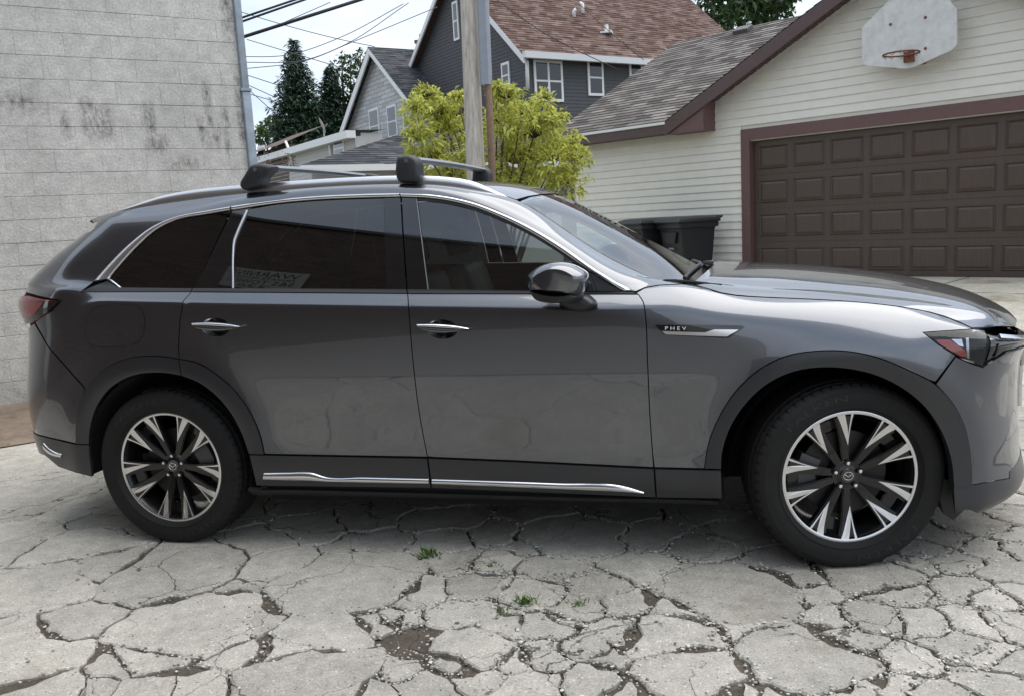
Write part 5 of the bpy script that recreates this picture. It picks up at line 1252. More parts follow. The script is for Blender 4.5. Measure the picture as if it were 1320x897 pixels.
def bl(s, o, h): return (gt[0]*s+gn[0]*o, gt[1]*s+gn[1]*o, h)
M = MB(); M.prism([(hs-.06, hh-.09), (hs+.07, hh-.09), (hs+.07, hh+.05), (hs-.06, hh+.05)], lambda a, b, d: bl(a, d, b), .02, .07); M.build('bracket', RUST, bbo)
M = MB(); M.tube([bl(hs+.225*math.sin(a), .07+.235-.225*math.cos(a), hh) for a in np.linspace(0, 2*math.pi, 41)], .011, 8, False); M.build('rim', RUST, bbo, True)
M = MB()
for k in range(12):
    a = 2*math.pi*k/12; a2_ = a+.25; p = [bl(hs+.225*math.sin(x), .305-.225*math.cos(x), hh-dz_) for x, dz_ in ((a, .01), ((a+a2_)/2, .035), (a2_, .01))]; M.tube(p, .004, 5)
M.build('net_hook', RUST, bbo)['kind'] = 'stuff'
for sg in (-.25, .08):
    M = MB(); M.prism([(sg-.05, -.1+hh), (sg+.05, -.1+hh), (sg+.05, hh+.6), (sg-.05, hh+.6)], lambda a, b, d: bl(a, d, b), -.28, -.02); M.build('mounting_arm', BRN, bbo)
for px_, py_ in ((1193, 23), (1193, 63), (1148, 32)):
    a, b = bb(px_, py_, .32); M = MB(); M.tube([bl(a-BX, .018, b-3.0), bl(a-BX, .028, b-3.0)], .02, 8); M.build('bolt', RUST, bbo)
# ---- wheeled bins
BINM = mat('bin_plastic', (.013, .014, .016), .42, noise=(20, .2), bump=(60, .1, .002))
def wheeled_bin(pxc, pyt, o, rz, label, hgt=1.10):
    q = on_plane(pxc, pyt, [*gxy(0, o), 0], np.array([gn[0], gn[1], 0])); base = (q[0], q[1], gz(q[0], q[1]))
    b = empty('wheeled_bin', base, rz, label=label, cat='bin', group='wheeled bins by the garage')
    # tub tapering to the foot, front = -y
    def ring(w, d, z, yo=0): return [(-w, -d+yo, z), (w, -d+yo, z), (w, d+yo, z), (-w, d+yo, z)]
    lv = [(.235, .25, .03, .03), (.25, .27, .12, .02), (.29, .34, .80, 0), (.30, .35, .84, 0), (.335, .385, .845, 0), (.335, .385, .92, 0), (.33, .38, .93, 0)]
    V = []; F = []
    for w, d, z_, yo in lv: V += ring(w, d, z_, yo)
    for i in range(len(lv)-1):
        for j in range(4): F.append((i*4+j, i*4+(j+1) % 4, i*4+4+(j+1) % 4, i*4+4+j))
    F += [(3, 2, 1, 0), tuple(range(len(V)-4, len(V)))]
    o_ = mesh_obj('tub', V, F, BINM, b); bv = o_.modifiers.new('bevel', 'BEVEL'); bv.width = .018; bv.segments = 2
    lid = MB(); lv = [(.355, .42, .925), (.36, .425, .955), (.33, .39, .995), (.24, .30, 1.02), (.15, .2, 1.026)]; V = []; F = []
    for w, d, z_ in lv: V += ring(w, d, z_+0, -.01)
    for i in range(len(lv)-1):
        for j in range(4): F.append((i*4+j, i*4+(j+1) % 4, i*4+4+(j+1) % 4, i*4+4+j))
    F += [(3, 2, 1, 0), tuple(range(len(V)-4, len(V)))]
    o_ = mesh_obj('lid', V, F, BINM, b); bv = o_.modifiers.new('bevel', 'BEVEL'); bv.width = .012; bv.segments = 2
    V = []                                               # raised front panel with a slanted grip
    M = MB(); M.prism([(-.20, .78), (-.13, .60), (.13, .60), (.20, .78)], lambda a, c, d: (a, -.295-.06*c/.9-d, c), .0, .022); M.build('grip_panel', BINM, b)
    M = MB(); M.tube([(-.31, .40, .97), (-.31, .47, 1.0), (.31, .47, 1.0), (.31, .40, .97)], .018, 8); M.build('handle', BINM, b, True)
    for s in (-1, 1):
        M = MB(); M.tube([(s*.30, .27, .13), (s*.235, .27, .13)], .13, 20); M.build('wheel', BINM, b)
    M = MB(); M.prism([(-.07, .50), (.07, .50), (.07, .53), (-.07, .53)], lambda a, c, d: (a, -.285-.06*c/.9-d, c), .0, .006); M.build('serial_plate', mat('grey_print', (.25, .25, .25), .6), b)
    return b
ga = math.atan2(gt[1], gt[0])
wheeled_bin(886, 300, .62, ga-.35, 'tall black wheeled bin standing beside the garage door frame')
wheeled_bin(836, 302, .62, ga-.30, 'black wheeled bin half hidden behind its twin and the car windscreen')
# ================================================================== BACKGROUND
rb = np.random.default_rng(21)
DA = np.array([.70, .714, 0.0]); DA /= np.linalg.norm(DA); DB = np.array([-DA[1], DA[0], 0.0])     # street grid: DA runs away to the right, DB away to the left
class Plane:
    """vertical wall plane through p0 along direction t; (s, h) coordinates, o = outwards (towards the camera)"""
    def __init__(s, p0, t):
        s.p0 = np.array(p0, float); s.t = np.array(t, float); s.n = np.array([s.t[1], -s.t[0], 0])
        if (CAM_POS-s.p0)@s.n < 0: s.n = -s.n
    def px(s, x, y, o=0):
        q = on_plane(x, y, s.p0+s.n*o, s.n); return float((q-s.p0)@s.t), float(q[2])
    def at(s, a, h, o=0, org=(0, 0, 0)):
        q = s.p0+s.t*a+s.n*o; return (q[0]-org[0], q[1]-org[1], h-org[2])
def fix(o):
    bm = bmesh.new(); bm.from_mesh(o.data); bmesh.ops.recalc_face_normals(bm, faces=bm.faces[:]); bm.to_mesh(o.data); bm.free(); return o
def slab(name, pl, pts, o0, o1, m, parent, org):
    M = MB(); M.prism(pts, lambda a, b, d: pl.at(a, b, d, org), o0, o1); return fix(M.build(name, m, parent))
WTRIM = mat('white_trim', (.74, .74, .73), .5); PANE = mat('dark_pane', (.02, .022, .025), .08, 0, .5)
def window(pl, x0, y0, x1, y1, parent, org, mull=1, name='window'):
    """rectangular window whose photographed corners are (x0,y0) top left and (x1,y1) bottom right"""
    s0, h1 = pl.px(x0, y0); s1, h0 = pl.px(x1, y1)
    if s0 > s1: s0, s1 = s1, s0
    f = .085; w = slab(name, pl, [(s0, h0), (s1, h0), (s1, h1), (s0, h1)], .0, .05, WTRIM, parent, org)
    n = mull; wd = (s1-s0-2*f-(n-1)*f)/n
    for i in range(n):
        a = s0+f+i*(wd+f)
        for b0, b1, oo in ((h0+f, (h0+h1)/2-.03, .055), ((h0+h1)/2+.03, h1-f, .06)):
            slab('pane', pl, [(a, b0), (a+wd, b0), (a+wd, b1), (a, b1)], .045, oo, PANE, w, org)
    return w
def siding_mat(name, c, row, bumpd=.02):
    m = bpy.data.materials.new(name); m.use_nodes = True; MATS[name] = m; N = m.node_tree.nodes; L = m.node_tree.links; b = N['Principled BSDF']; b.inputs['Roughness'].default_value = .7
    b.inputs['Base Color'].default_value = (*c, 1); return m
def lap_wall(name, pl, outline, m, parent, org, row=.115, lap=.014):
    """clapboard courses clipped to a convex outline in (s, h): one mesh of real overlapping boards too thin to pick apart at this distance"""
    hs = [p[1] for p in outline]; V = []; F = []; h = min(hs)
    def span(z):
        xs = []
        for (a, b), (c, d) in zip(outline, outline[1:]+outline[:1]):
            if (b <= z < d) or (d <= z < b): xs.append(a+(c-a)*(z-b)/(d-b))
        return (min(xs), max(xs)) if len(xs) >= 2 else None
    while h < max(hs)-.02:
        r_ = span(min(h+row*.5, max(hs)-.01))
        if r_:
            k = len(V); a, b = r_
            V += [pl.at(a, h, .0, org), pl.at(b, h, .0, org), pl.at(b, h, lap, org), pl.at(a, h, lap, org), pl.at(b, h+row, .003, org), pl.at(a, h+row, .003, org)]
            F += [(k, k+1, k+2, k+3), (k+3, k+2, k+4, k+5)]
        h += row
    o = fix(mesh_obj(name, V, F, m, parent)); o['kind'] = 'stuff'; return o
# ---- dark grey house with red-brown roof
K = at_depth(681, 120, 27.0); org = (K[0], K[1], 0)
GP, EP = Plane(K, DB), Plane(K, DA)
dh = empty('dark_house', org, label='dark grey clapboard house with red-brown shingle roof and white trim', cat='house')
DSID = mat('dark_siding', (.062, .062, .066), .65, noise=(5, .08))
eave = EP.px(683, 66)[1]; pk_s, pk_h = GP.px(587, -41); le_s, le_h = GP.px(531, 107)
le_s2 = 2*pk_s; le_s = max(le_s, le_s2*.95)
gable = [(0, -1), (0, eave), (pk_s, pk_h), (le_s, le_h), (le_s, -1)]
slab('wall', GP, gable, -.2, -.006, DSID, dh, org)
lap_wall('siding', GP, [(0, 1.2), (0, eave), (pk_s, pk_h), (le_s, le_h), (le_s, 1.2)], DSID, dh, org)
Lr = 13.0
slab('wall', EP, [(0, -1), (Lr, -1), (Lr, eave), (0, eave)], -.2, -.006, DSID, dh, org)
lap_wall('siding', EP, [(0, 1.2), (Lr, 1.2), (Lr, eave), (0, eave)], DSID, dh, org)
slab('corner_board', EP, [(-.02, 0), (.10, 0), (.10, eave), (-.02, eave)], .0, .03, DSID, dh, org)
run = pk_s; rise = pk_h-eave
sv_ = DB*run+np.array([0, 0, rise]); sl = np.linalg.norm(sv_); sv_ /= sl; ovh = .45
O_ = np.array(K)*np.array([1, 1, 0])+np.array([0, 0, eave+.06])-sv_*ovh-DA*.35; 
fr_s = EP.px(931, 37)[0]
# right rake of the roof where it ends against the sky
q_r = on_plane(931, 37, O_, np.cross(DA, sv_)); Lroof = float((q_r-O_)@DA)
roof_courses('roof', O_-np.array([org[0], org[1], 0]), DA, sv_, Lroof, sl+ovh, SHR, dh, rh=.15, thick=.016)
ov2 = O_+sv_*(sl+ovh)
sv2 = DB*(le_s-pk_s)+np.array([0, 0, le_h-pk_h]); sl2 = np.linalg.norm(sv2); sv2 /= sl2
mb = MB(); mb.add([np.array(p)-np.array([org[0], org[1], 0]) for p in (ov2, ov2+DA*Lroof, ov2+DA*Lroof+sv2*(sl2+.3), ov2+sv2*(sl2+.3))], [(0, 1, 2, 3)]); mb.build('roof_back', SHR, dh)
# white rakes and gutter
def rake(pl, a, b, wd, parent, m=WTRIM, o0=.30, o1=.36, org=org):
    (s0, h0), (s1, h1) = a, b; slab('rake_board', pl, [(s0, h0-wd), (s1, h1-wd), (s1, h1), (s0, h0)], o0, o1, m, parent, org)
k_ = .45/sl*run; rake(GP, (-k_, eave+.06-ovh*rise/sl), (pk_s, pk_h+.06), .22, dh); rake(GP, (pk_s, pk_h+.06), (le_s+.25, le_h-.05), .22, dh)
slab('gutter', EP, [(-.35, eave-.30), (Lroof-.5, eave-.30), (Lroof-.5, eave-.10), (-.35, eave-.10)], .30, .46, mat('gutter_white', (.62, .63, .64), .4), dh, org)
slab('soffit', EP, [(-.3, eave-.14), (Lroof-.5, eave-.14), (Lroof-.5, eave-.10), (-.3, eave-.10)], .0, .30, WTRIM, dh, org)
def dpx(pl, pts, rad, m, parent, org, o=.08, name='downpipe'):
    M = MB(); M.tube([pl.at(*pl.px(*p), o, org) for p in pts], rad, 8); return M.build(name, m, parent, True)
dpx(GP, [(679, 68), (678, 75), (682, 80), (683, 115)], .06, WTRIM, dh, org)
window(EP, 686.5, 77.5, 726, 132, dh, org, 2); window(EP, 756, 76.5, 778, 124.5, dh, org); window(EP, 810, 79, 828, 122, dh, org)
window(GP, 647, 82.5, 659, 113, dh, org); window(GP, 583.5, 4, 593.5, 51, dh, org)
rp_n = np.cross(DA, sv_)
for pts, w_ in (([(740, 23), (740.5, 14), (744, 12)], .07), ([(751, 18), (751, 5), (747, 3)], .07)):
    M = MB(); M.tube([np.array(on_plane(*p, O_, rp_n))*0+np.array(on_plane(pts[0][0], pts[0][1], O_, rp_n))+np.array([(p[0]-pts[0][0])*.022, 0, (pts[0][1]-p[1])*.024]) - np.array([org[0], org[1], 0]) for p in pts], w_, 8); M.build('vent_pipe', WTRIM, dh, True)
q = on_plane(782, 44, O_, rp_n); M = MB(); M.bbox((-.2, -.2, 0), (.2, .2, .06), .01); M.tube([(0, 0, 0), (0, 0, .3)], .07, 8); o = M.build('vent_pipe', WTRIM, dh); o.location = (q[0]-org[0], q[1]-org[1], q[2])
# brick chimney behind it
cc = at_depth(545, 60, 34); ch = MB(); 
chm = mat('chimney_brick', (.20, .085, .06), .85, noise=(20, .25)); chim = empty('brick_chimney', (cc[0], cc[1], 0), label='short red brick chimney poking up between the two gabled roofs', cat='chimney')
zt = at_depth(545, 49, 34)[2]
MB().box((-.2, -.2, zt-2.5), (.2, .2, zt-.25)).build('stack', chm, chim); MB().bbox((-.26, -.26, zt-.249), (.26, .26, zt-.12), .02).build('cap', chm, chim); MB().tube([(0, 0, zt-.118), (0, 0, zt+.12)], [.14, .12], 12).build('flue', chm, chim)
# ---- pale stone-clad house behind
K2 = at_depth(485, 150, 34.0); org2 = (K2[0], K2[1], 0); P2 = Plane(K2, DB)
sh_ = empty('stone_house', org2, label='pale grey stone-clad gabled house with white window frames', cat='house')
def stone_mat():
    m = bpy.data.materials.new('ledge_stone'); m.use_nodes = True; MATS['ledge_stone'] = m; N = m.node_tree.nodes; L = m.node_tree.links; b = N['Principled BSDF']; b.inputs['Roughness'].default_value = .85
    uv = N.new('ShaderNodeUVMap'); br = N.new('ShaderNodeTexBrick'); br.inputs['Scale'].default_value = 1; br.inputs['Brick Width'].default_value = .62; br.inputs['Row Height'].default_value = .16; br.inputs['Mortar Size'].default_value = .012
    br.inputs['Color1'].default_value = (.40, .41, .415, 1); br.inputs['Color2'].default_value = (.58, .59, .59, 1); br.inputs['Mortar'].default_value = (.28, .28, .28, 1); L.new(uv.outputs[0], br.inputs[0]); L.new(br.outputs['Color'], b.inputs['Base Color'])
    bp = N.new('ShaderNodeBump'); bp.inputs['Strength'].default_value = .6; bp.inputs['Distance'].default_value = .03; L.new(br.outputs['Fac'], bp.inputs['Height']); bp.invert = True; L.new(bp.outputs[0], b.inputs['Normal']); return m
STONE = stone_mat()
ps, ph_ = P2.px(485, 63); ls, lh = P2.px(447, 172); rs_ = 2*ps-ls
rh2 = lh
g2 = [(ls, -1), (ls, lh), (ps, ph_), (rs_, lh), (rs_, -1)]
o = slab('wall', P2, g2, -.2, 0, STONE, sh_, org2); uvl = o.data.uv_layers.new(name='UVMap')
for p in o.data.polygons:
    for li in p.loop_indices: v = o.data.vertices[o.data.loops[li].vertex_index].co; uvl.data[li].uv = (v.x*P2.t[0]+v.y*P2.t[1], v.z)
pk3 = np.array(P2.at(ps, ph_+.05, .35)); 
for e_s in (rs_, ls):
    dn = np.array(P2.at(e_s, lh+.05, .35))-pk3; ln = np.linalg.norm(dn); dn /= ln; roof_courses('roof', pk3+dn*(ln+.4)-np.array([org2[0], org2[1], 0]), DA, -dn, 9.0, ln+.4, SHD, sh_, rh=.16)
rake(P2, (ls-(-1 if ls < ps else 1)*-.3*0, lh), (ps, ph_), .34, sh_, org=org2); rake(P2, (ps, ph_), (rs_, lh), .2, sh_, org=org2)
window(P2, 476, 142.5, 491.5, 184, sh_, org2); window(P2, 499, 138, 514, 176, sh_, org2); window(P2, 520, 142, 527, 168, sh_, org2)
# ---- low siding-clad wing in front of it
K3 = at_depth(400, 200, 29.0); org3 = (K3[0], K3[1], 0); P3 = Plane(K3, DB)
lw = empty('low_wing', org3, label='low flat-roofed grey wing with white fascia beside the stone house', cat='building')
LG = mat('light_siding', (.46, .45, .43), .7, noise=(4, .06))
sA, hA = P3.px(457, 176); sB, hB = P3.px(310, 182); hT = hA
slab('wall', P3, [(sA, -1), (sB, -1), (sB, hT), (sA, hT)], -.2, -.004, LG, lw, org3)
lap_wall('siding', P3, [(sA, .8), (sB, .8), (sB, hT), (sA, hT)], LG, lw, org3, .13)
slab('fascia', P3, [(sA-.1, hT-.06), (sB, hT-.06), (sB, hT+.16), (sA-.1, hT+.16)], .0, .30, WTRIM, lw, org3)
M = MB(); M.add([P3.at(sA-.1, hT+.17, .28, org3), P3.at(sB, hT+.17, .28, org3), P3.at(sB, hT+.19, -.9, org3), P3.at(sA-.1, hT+.19, -.9, org3)], [(0, 1, 2, 3)]); M.build('roof', mat('flat_roof', (.3, .3, .3), .9), lw)
M = MB(); M.add([P3.at(sA, -1, -.2, org3), P3.at(sA, -1, -.9, org3), P3.at(sA, hT+.1, -.9, org3), P3.at(sA, hT+.1, -.2, org3)], [(0, 1, 2, 3)]); M.build('side_wall', LG, lw)
window(P3, 430.5, 179.5, 446, 204, lw, org3); window(P3, 322, 192, 330.5, 214, lw, org3); window(P3, 333, 190, 344, 213, lw, org3)
dpx(P3, [(371, 183), (377, 197), (379, 214)], .05, WTRIM, lw, org3); dpx(P3, [(427, 178), (430, 206)], .05, WTRIM, lw, org3)
# satellite dish on it
sd = P3.at(*P3.px(421, 166), .1, org3); dd = empty('satellite_dish', (org3[0]+sd[0], org3[1]+sd[1], sd[2]), label='small grey satellite dish standing on the low wing roof', cat='satellite dish')
V = []; F = []
for i in range(6):
    r_ = .26*i/5
    for k in range(16): a = 2*math.pi*k/16; V.append((r_*math.cos(a), -.22*r_*r_/.26*0-.6*r_*r_, r_*math.sin(a)))
for i in range(5):
    for k in range(16): F.append((i*16+k, i*16+(k+1) % 16, i*16+16+(k+1) % 16, i*16+16+k))
o = mesh_obj('dish', V, F, mat('dish_grey', (.4, .41, .42), .5), dd, smooth=True); o.location = (0, 0, .12); o.rotation_euler = (R(20), 0, R(-60))
MB().tube([(0, 0, -.25), (0, 0, .05), (-.05, 0, .12)], .025, 8).build('mast', MATS['dish_grey'], dd); MB().tube([(0, 0, .0), (.25, -.25, .1)], .012, 6).build('feed_arm', MATS['dish_grey'], dd)
# brown roof at the far left
q = at_depth(340, 180, 33); br_ = empty('brown_roof_house', (q[0], q[1], 0), label='small house with a brown roof showing past the wall corner', cat='house')
M = MB(); M.prism([(-2.4, 0), (2.6, 0), (2.6, q[2]-.45), (-2.4, q[2]-.45)], lambda a, b, d: tuple(DB*-a+DA*d+np.array([0, 0, b])), 0, 4); M.build('wall', mat('tan_wall', (.10, .075, .06), .8), br_)
M = MB(); M.add([tuple(DB*-a+DA*d+np.array([0, 0, b])) for a, d, b in ((-2.8, -.4, q[2]-.5), (2.9, -.4, q[2]-.5), (2.2, 1.8, q[2]+.35), (-2.1, 1.8, q[2]+.35))], [(0, 1, 2, 3)]); M.build('roof', mat('brown_roof', (.115, .075, .06), .9, noise=(8, .2)), br_)
# ---- near dark-roofed shed
O4 = at_depth(455, 213, 19.5); P4 = Plane(O4, DA); org4 = (O4[0], O4[1], 0)
sd4 = empty('shed', org4, label='shed with dark slate-grey shingle roof and white gutter behind the car', cat='shed')
r4 = P4.px(545, 205)[0]
a4 = np.array(P4.at(-1.3, O4[2], .3)); sv4 = DB*1.0+np.array([0, 0, .47]); sv4 /= np.linalg.norm(sv4)
pe4 = on_plane(520, 172, a4, np.cross(DA, sv4)); l4 = float((pe4-a4)@sv4); off4 = float((pe4-a4)@DA)
roof_courses('roof', a4-np.array([org4[0], org4[1], 0]), DA, sv4, 7, l4, SHD, sd4, rh=.14, clipfn=lambda b: (off4*b/l4, 7))
slab('gutter', P4, [(-1.35, O4[2]-.16), (6, O4[2]-.16), (6, O4[2]-.02), (-1.35, O4[2]-.02)], .25, .38, WTRIM, sd4, org4)
slab('wall', P4, [(-1.0, -.5), (5.8, -.5), (5.8, O4[2]-.1), (-1.0, O4[2]-.1)], -.2, .0, LG, sd4, org4)
# ---- utility pole with cable guard
WOOD = mat('weathered_pole', (.46, .42, .365), .9, noise=(26, .4, 6, (1, 1, .035)), bump=(40, .8, .02, (1, 1, .03)))
pA = at_depth(613, 215, 11.5); pB = at_depth(604, 0, 11.5); dz = (pB-pA)/(pB[2]-pA[2]); base = pA-dz*pA[2]; top = pA+dz*(8.5-pA[2])
pole = empty('utility_pole', (base[0], base[1], 0), label='weathered grey timber utility pole standing behind the car', cat='utility pole')
M = MB(); zs = np.linspace(-.3, 8.5, 30); M.tube([(dz[0]*z, dz[1]*z, z) for z in zs], [.135-.005*z for z in zs], 24); M.build('post', WOOD, pole, True)
def pole_pt(px, py): q = at_depth(px, py, 11.36); return (q[0]-base[0], q[1]-base[1], q[2])
g0, g1 = np.array(pole_pt(626.5, 110)), np.array(pole_pt(622, 0)); gd = (g1-g0)/(g1[2]-g0[2])
M = MB(); prof = [(-.075, .05), (-.075, -.02), (-.05, -.05), (.05, -.05), (.075, -.02), (.075, .05)]; V = []; F = []
for z in (g0[2], 8.3): c_ = g0+gd*(z-g0[2]); V += [(c_[0]+a, c_[1]+b, z) for a, b in prof]
F = [(i, (i+1) % 6, 6+(i+1) % 6, 6+i) for i in range(6)]+[(5, 4, 3, 2, 1, 0), (6, 7, 8, 9, 10, 11)]
M.add(V, F); M.build('cable_guard', mat('guard_plastic', (.24, .26, .30), .6, noise=(10, .08)), pole)
M = MB(); a_ = np.array(pole_pt(634, 215)); b_ = np.array(pole_pt(629.5, 108)); d_ = (b_-a_)/(b_[2]-a_[2]); M.tube([a_-d_*(a_[2]+.2), b_+d_*.1], .048, 12); M.build('conduit', mat('rusty_conduit', (.11, .065, .04), .8, noise=(18, .35)), pole, True)
# ---- overhead cables
def cable(pts, depth, rad, label, group, m='cable_black'):
    q = np.array([at_depth(*p, depth) for p in smooth_px(pts, 6)]) if len(pts) > 2 else np.array([at_depth(*p, depth) for p in pts])
    c = q.mean(0); M = MB(); M.tube(q-c, rad, 6); o = M.build('overhead_cable', mat('cable_black', (.02, .02, .022), .6) if m == 'cable_black' else mat('cable_thin', (.09, .095, .10), .6), smooth=True, label=label, cat='cable', group=group); o.location = tuple(c)
def z7(*p): return [(280+a/3.667, b/3.667) for a, b in p]
def ext_(pts, k=.35):
    p = list(pts); a, b = np.array(p[0]), np.array(p[1]); p[0] = tuple(a+(a-b)/np.linalg.norm(a-b)*40); a, b = np.array(p[-1]), np.array(p[-2]); p[-1] = tuple(a+(a-b)/np.linalg.norm(a-b)*40); return p
for pts in (z7((65, 103), (340, 10)), z7((70, 120), (385, 10))): cable(ext_(pts), 16, .021, 'thick black overhead cable of a close pair leaving the block wall', 'paired thick overhead cables')
cable(ext_(z7((80, 190), (645, 10))), 15, .030, 'thickest black overhead cable, slanting below the close pair', None)
for pts in (z7((60, 42), (300, 115), (590, 190), (745, 222)), z7((95, 270), (330, 262), (590, 175), (880, 20)), z7((100, 297), (430, 282), (600, 215), (905, 15)), z7((100, 330), (430, 285), (640, 200), (1040, 35)),
            z7((140, 188), (380, 260), (600, 325)), z7((105, 345), (290, 405)), z7((105, 385), (270, 460)), z7((110, 390), (265, 530)), z7((115, 435), (270, 480)), z7((300, 115), (535, 12))):
    cable(pts, 22, .010, 'thin overhead wire crossing the pale sky', 'thin overhead wires', 'thin')
cable([(640, 0), (700, 42), (800, 92)], 20, .010, 'thin service wire slanting down across the red-brown roof', None); cable([(746, 5), (790, 45), (830, 78)], 22, .008, 'thin service wire running down past the white roof vents', None)

# ---- foliage
def leaf_mat(name, c, var=.35, trans=.35):
    m = bpy.data.materials.new(name); m.use_nodes = True; MATS[name] = m; N = m.node_tree.nodes; L = m.node_tree.links; b = N['Principled BSDF']; b.inputs['Roughness'].default_value = .55; b.inputs['Specular IOR Level'].default_value = .3
    g = N.new('ShaderNodeNewGeometry'); r = N.new('ShaderNodeMapRange'); r.inputs[3].default_value = 1-var; r.inputs[4].default_value = 1+var; L.new(g.outputs['Random Per Island'], r.inputs[0])
    v = N.new('ShaderNodeVectorMath'); v.operation = 'SCALE'; v.inputs[0].default_value = c; L.new(r.outputs[0], v.inputs['Scale']); L.new(v.outputs[0], b.inputs['Base Color'])
    t = N.new('ShaderNodeBsdfTranslucent'); L.new(v.outputs[0], t.inputs[0]); mx = N.new('ShaderNodeMixShader'); mx.inputs[0].default_value = trans; L.new(b.outputs[0], mx.inputs[1]); L.new(t.outputs[0], mx.inputs[2]); L.new(mx.outputs[0], N['Material Output'].inputs[0]); return m
def leaves(centres, dirs, L, Wd, droop=.3, seed=1):
    """folded pointed leaves, 4 triangles each"""
    r_ = np.random.default_rng(seed); n = len(centres); d = np.array(dirs)+r_.normal(0, .35, (n, 3)); d /= np.linalg.norm(d, axis=1, keepdims=True)
    up = r_.normal(0, .5, (n, 3))+np.array([0, 0, 1.0]); s = np.cross(d, up); s /= np.maximum(np.linalg.norm(s, axis=1, keepdims=True), 1e-6); nn = np.cross(s, d)
    l = (L*r_.uniform(.6, 1.25, (n, 1))); w = Wd*r_.uniform(.7, 1.2, (n, 1)); c = np.array(centres)
    tip = c+d*l-np.array([0, 0, 1])*l*droop; mid = c+d*l*.45
    V = np.stack([c, mid+s*w*.5+nn*w*.12, tip, mid-s*w*.5+nn*w*.12, mid-nn*w*.05], 1).reshape(-1, 3)
    b = np.arange(n)[:, None]*5; F = np.concatenate([b+np.array([[0, 1, 4]]), b+np.array([[1, 2, 4]]), b+np.array([[2, 3, 4]]), b+np.array([[3, 0, 4]])])
    return V, F
def fast_mesh(name, V, F, m, parent=None, **k):
    me = bpy.data.meshes.new(name); me.vertices.add(len(V)); me.vertices.foreach_set('co', np.asarray(V, np.float32).ravel()); F = np.asarray(F); me.loops.add(F.size); me.loops.foreach_set('vertex_index', F.ravel().astype(np.int32))
    me.polygons.add(len(F)); me.polygons.foreach_set('loop_start', np.arange(0, F.size, F.shape[1], dtype=np.int32)); me.polygons.foreach_set('loop_total', np.full(len(F), F.shape[1], np.int32)); me.update(); me.validate(); me.materials.append(m)
    return link(bpy.data.objects.new(name, me), parent, **k)
BARK = mat('bark', (.07, .055, .042), .9, noise=(14, .3))
def shrub(name, lobes, depth, base_px, label, cat, leafm, L, Wd, per, seed, group=None, jit=.6, trunk=.04, shoots=0):
    r_ = np.random.default_rng(seed); b = at_depth(*base_px, depth); o = empty(name, (b[0], b[1], 0), label=label, cat=cat, group=group); C_ = []; D_ = []; M = MB()
    for (x, y, rad) in lobes:
        c = at_depth(x, y, depth+r_.uniform(-jit, jit)); rr = rad*depth/PF
        M.tube([(r_.normal(0, .05), r_.normal(0, .05), .0), ((c[0]-b[0])*.45, (c[1]-b[1])*.45, c[2]*.6), (c[0]-b[0], c[1]-b[1], c[2])], [trunk, trunk*.6, trunk*.2], 7)
        n = int(per*(rad/40)**2); dr_ = r_.normal(0, 1, (n, 3)); dr_ /= np.linalg.norm(dr_, axis=1, keepdims=True); rad_ = rr*r_.uniform(.25, 1.0, (n, 1))**.55*(1+.18*np.sin(dr_[:, :1]*7+seed)*np.cos(dr_[:, 2:]*6)+.12*r_.normal(0, 1, (n, 1)))
        # sprigs: leaves bunched along short shoots
        pts = c-np.array([b[0], b[1], 0])+dr_*rad_*np.array([1, 1, .9]); C_.append(pts); D_.append(dr_+np.array([0, 0, .35]))
        k = n//2; s_ = r_.integers(0, n, k); t_ = r_.uniform(.05, .22, (k, 1)); C_.append(pts[s_]+D_[-1][s_]*t_*rr*.5); D_.append(D_[-1][s_]+r_.normal(0, .5, (k, 3)))
    if shoots:
        for (x, y, rad) in lobes:
            c = at_depth(x, y, depth+r_.uniform(-jit, jit))-np.array([b[0], b[1], 0]); rr = rad*depth/PF
            for _ in range(shoots):
                d0 = r_.normal(0, 1, 3); d0[2] = abs(d0[2])*.9+.35; d0 /= np.linalg.norm(d0); ln = rr*r_.uniform(.9, 1.55); k = int(ln/.028); t_ = np.linspace(.35, 1, k)[:, None]
                sw = np.cumsum(r_.normal(0, .008, (k, 3)), 0); pts = c+d0*t_*ln+sw-np.array([0, 0, 1])*(t_**2)*ln*.12; C_.append(pts); D_.append(d0*.7+r_.normal(0, .75, (k, 3)))
                M.tube([c, c+d0*ln*.5, pts[-1]], [.008, .005, .002], 4)
    V, F = leaves(np.concatenate(C_), np.concatenate(D_), L, Wd, .35, seed)
    fast_mesh('crown', V, F, leafm, o); M.build('trunk', BARK, o, True); return o
LIME = leaf_mat('lime_leaf', (.50, .52, .12), .4, .45)
shrub('leafy_shrub', [(535, 145, 17), (550, 125, 14), (540, 182, 20), (568, 148, 20), (585, 168, 22), (560, 208, 26), (585, 228, 30), (652, 128, 17), (640, 118, 10), (648, 160, 22), (672, 150, 20), (690, 178, 30), (712, 160, 18), (662, 212, 34), (715, 208, 30), (735, 188, 14), (702, 130, 11), (745, 208, 14), (680, 245, 34), (620, 235, 30), (590, 130, 10), (612, 190, 22), (730, 238, 22)],
      13.3, (640, 330), 'bright yellow-green leafy shrub growing behind the utility pole', 'shrub', LIME, .125, .044, 520, 7, trunk=.03, shoots=22)
DKG = leaf_mat('dark_leaf', (.045, .085, .03), .45, .25)
shrub('broadleaf_tree', [(930, 10, 26), (955, -5, 30), (985, 5, 24), (1005, -8, 26), (915, -8, 20), (960, 25, 26), (940, 35, 24), (1000, 22, 18)], 40, (960, 300), 'dense dark green treetop showing above the garage roof ridge', 'tree', DKG, .35, .2, 700, 9, jit=1.5, trunk=.25)
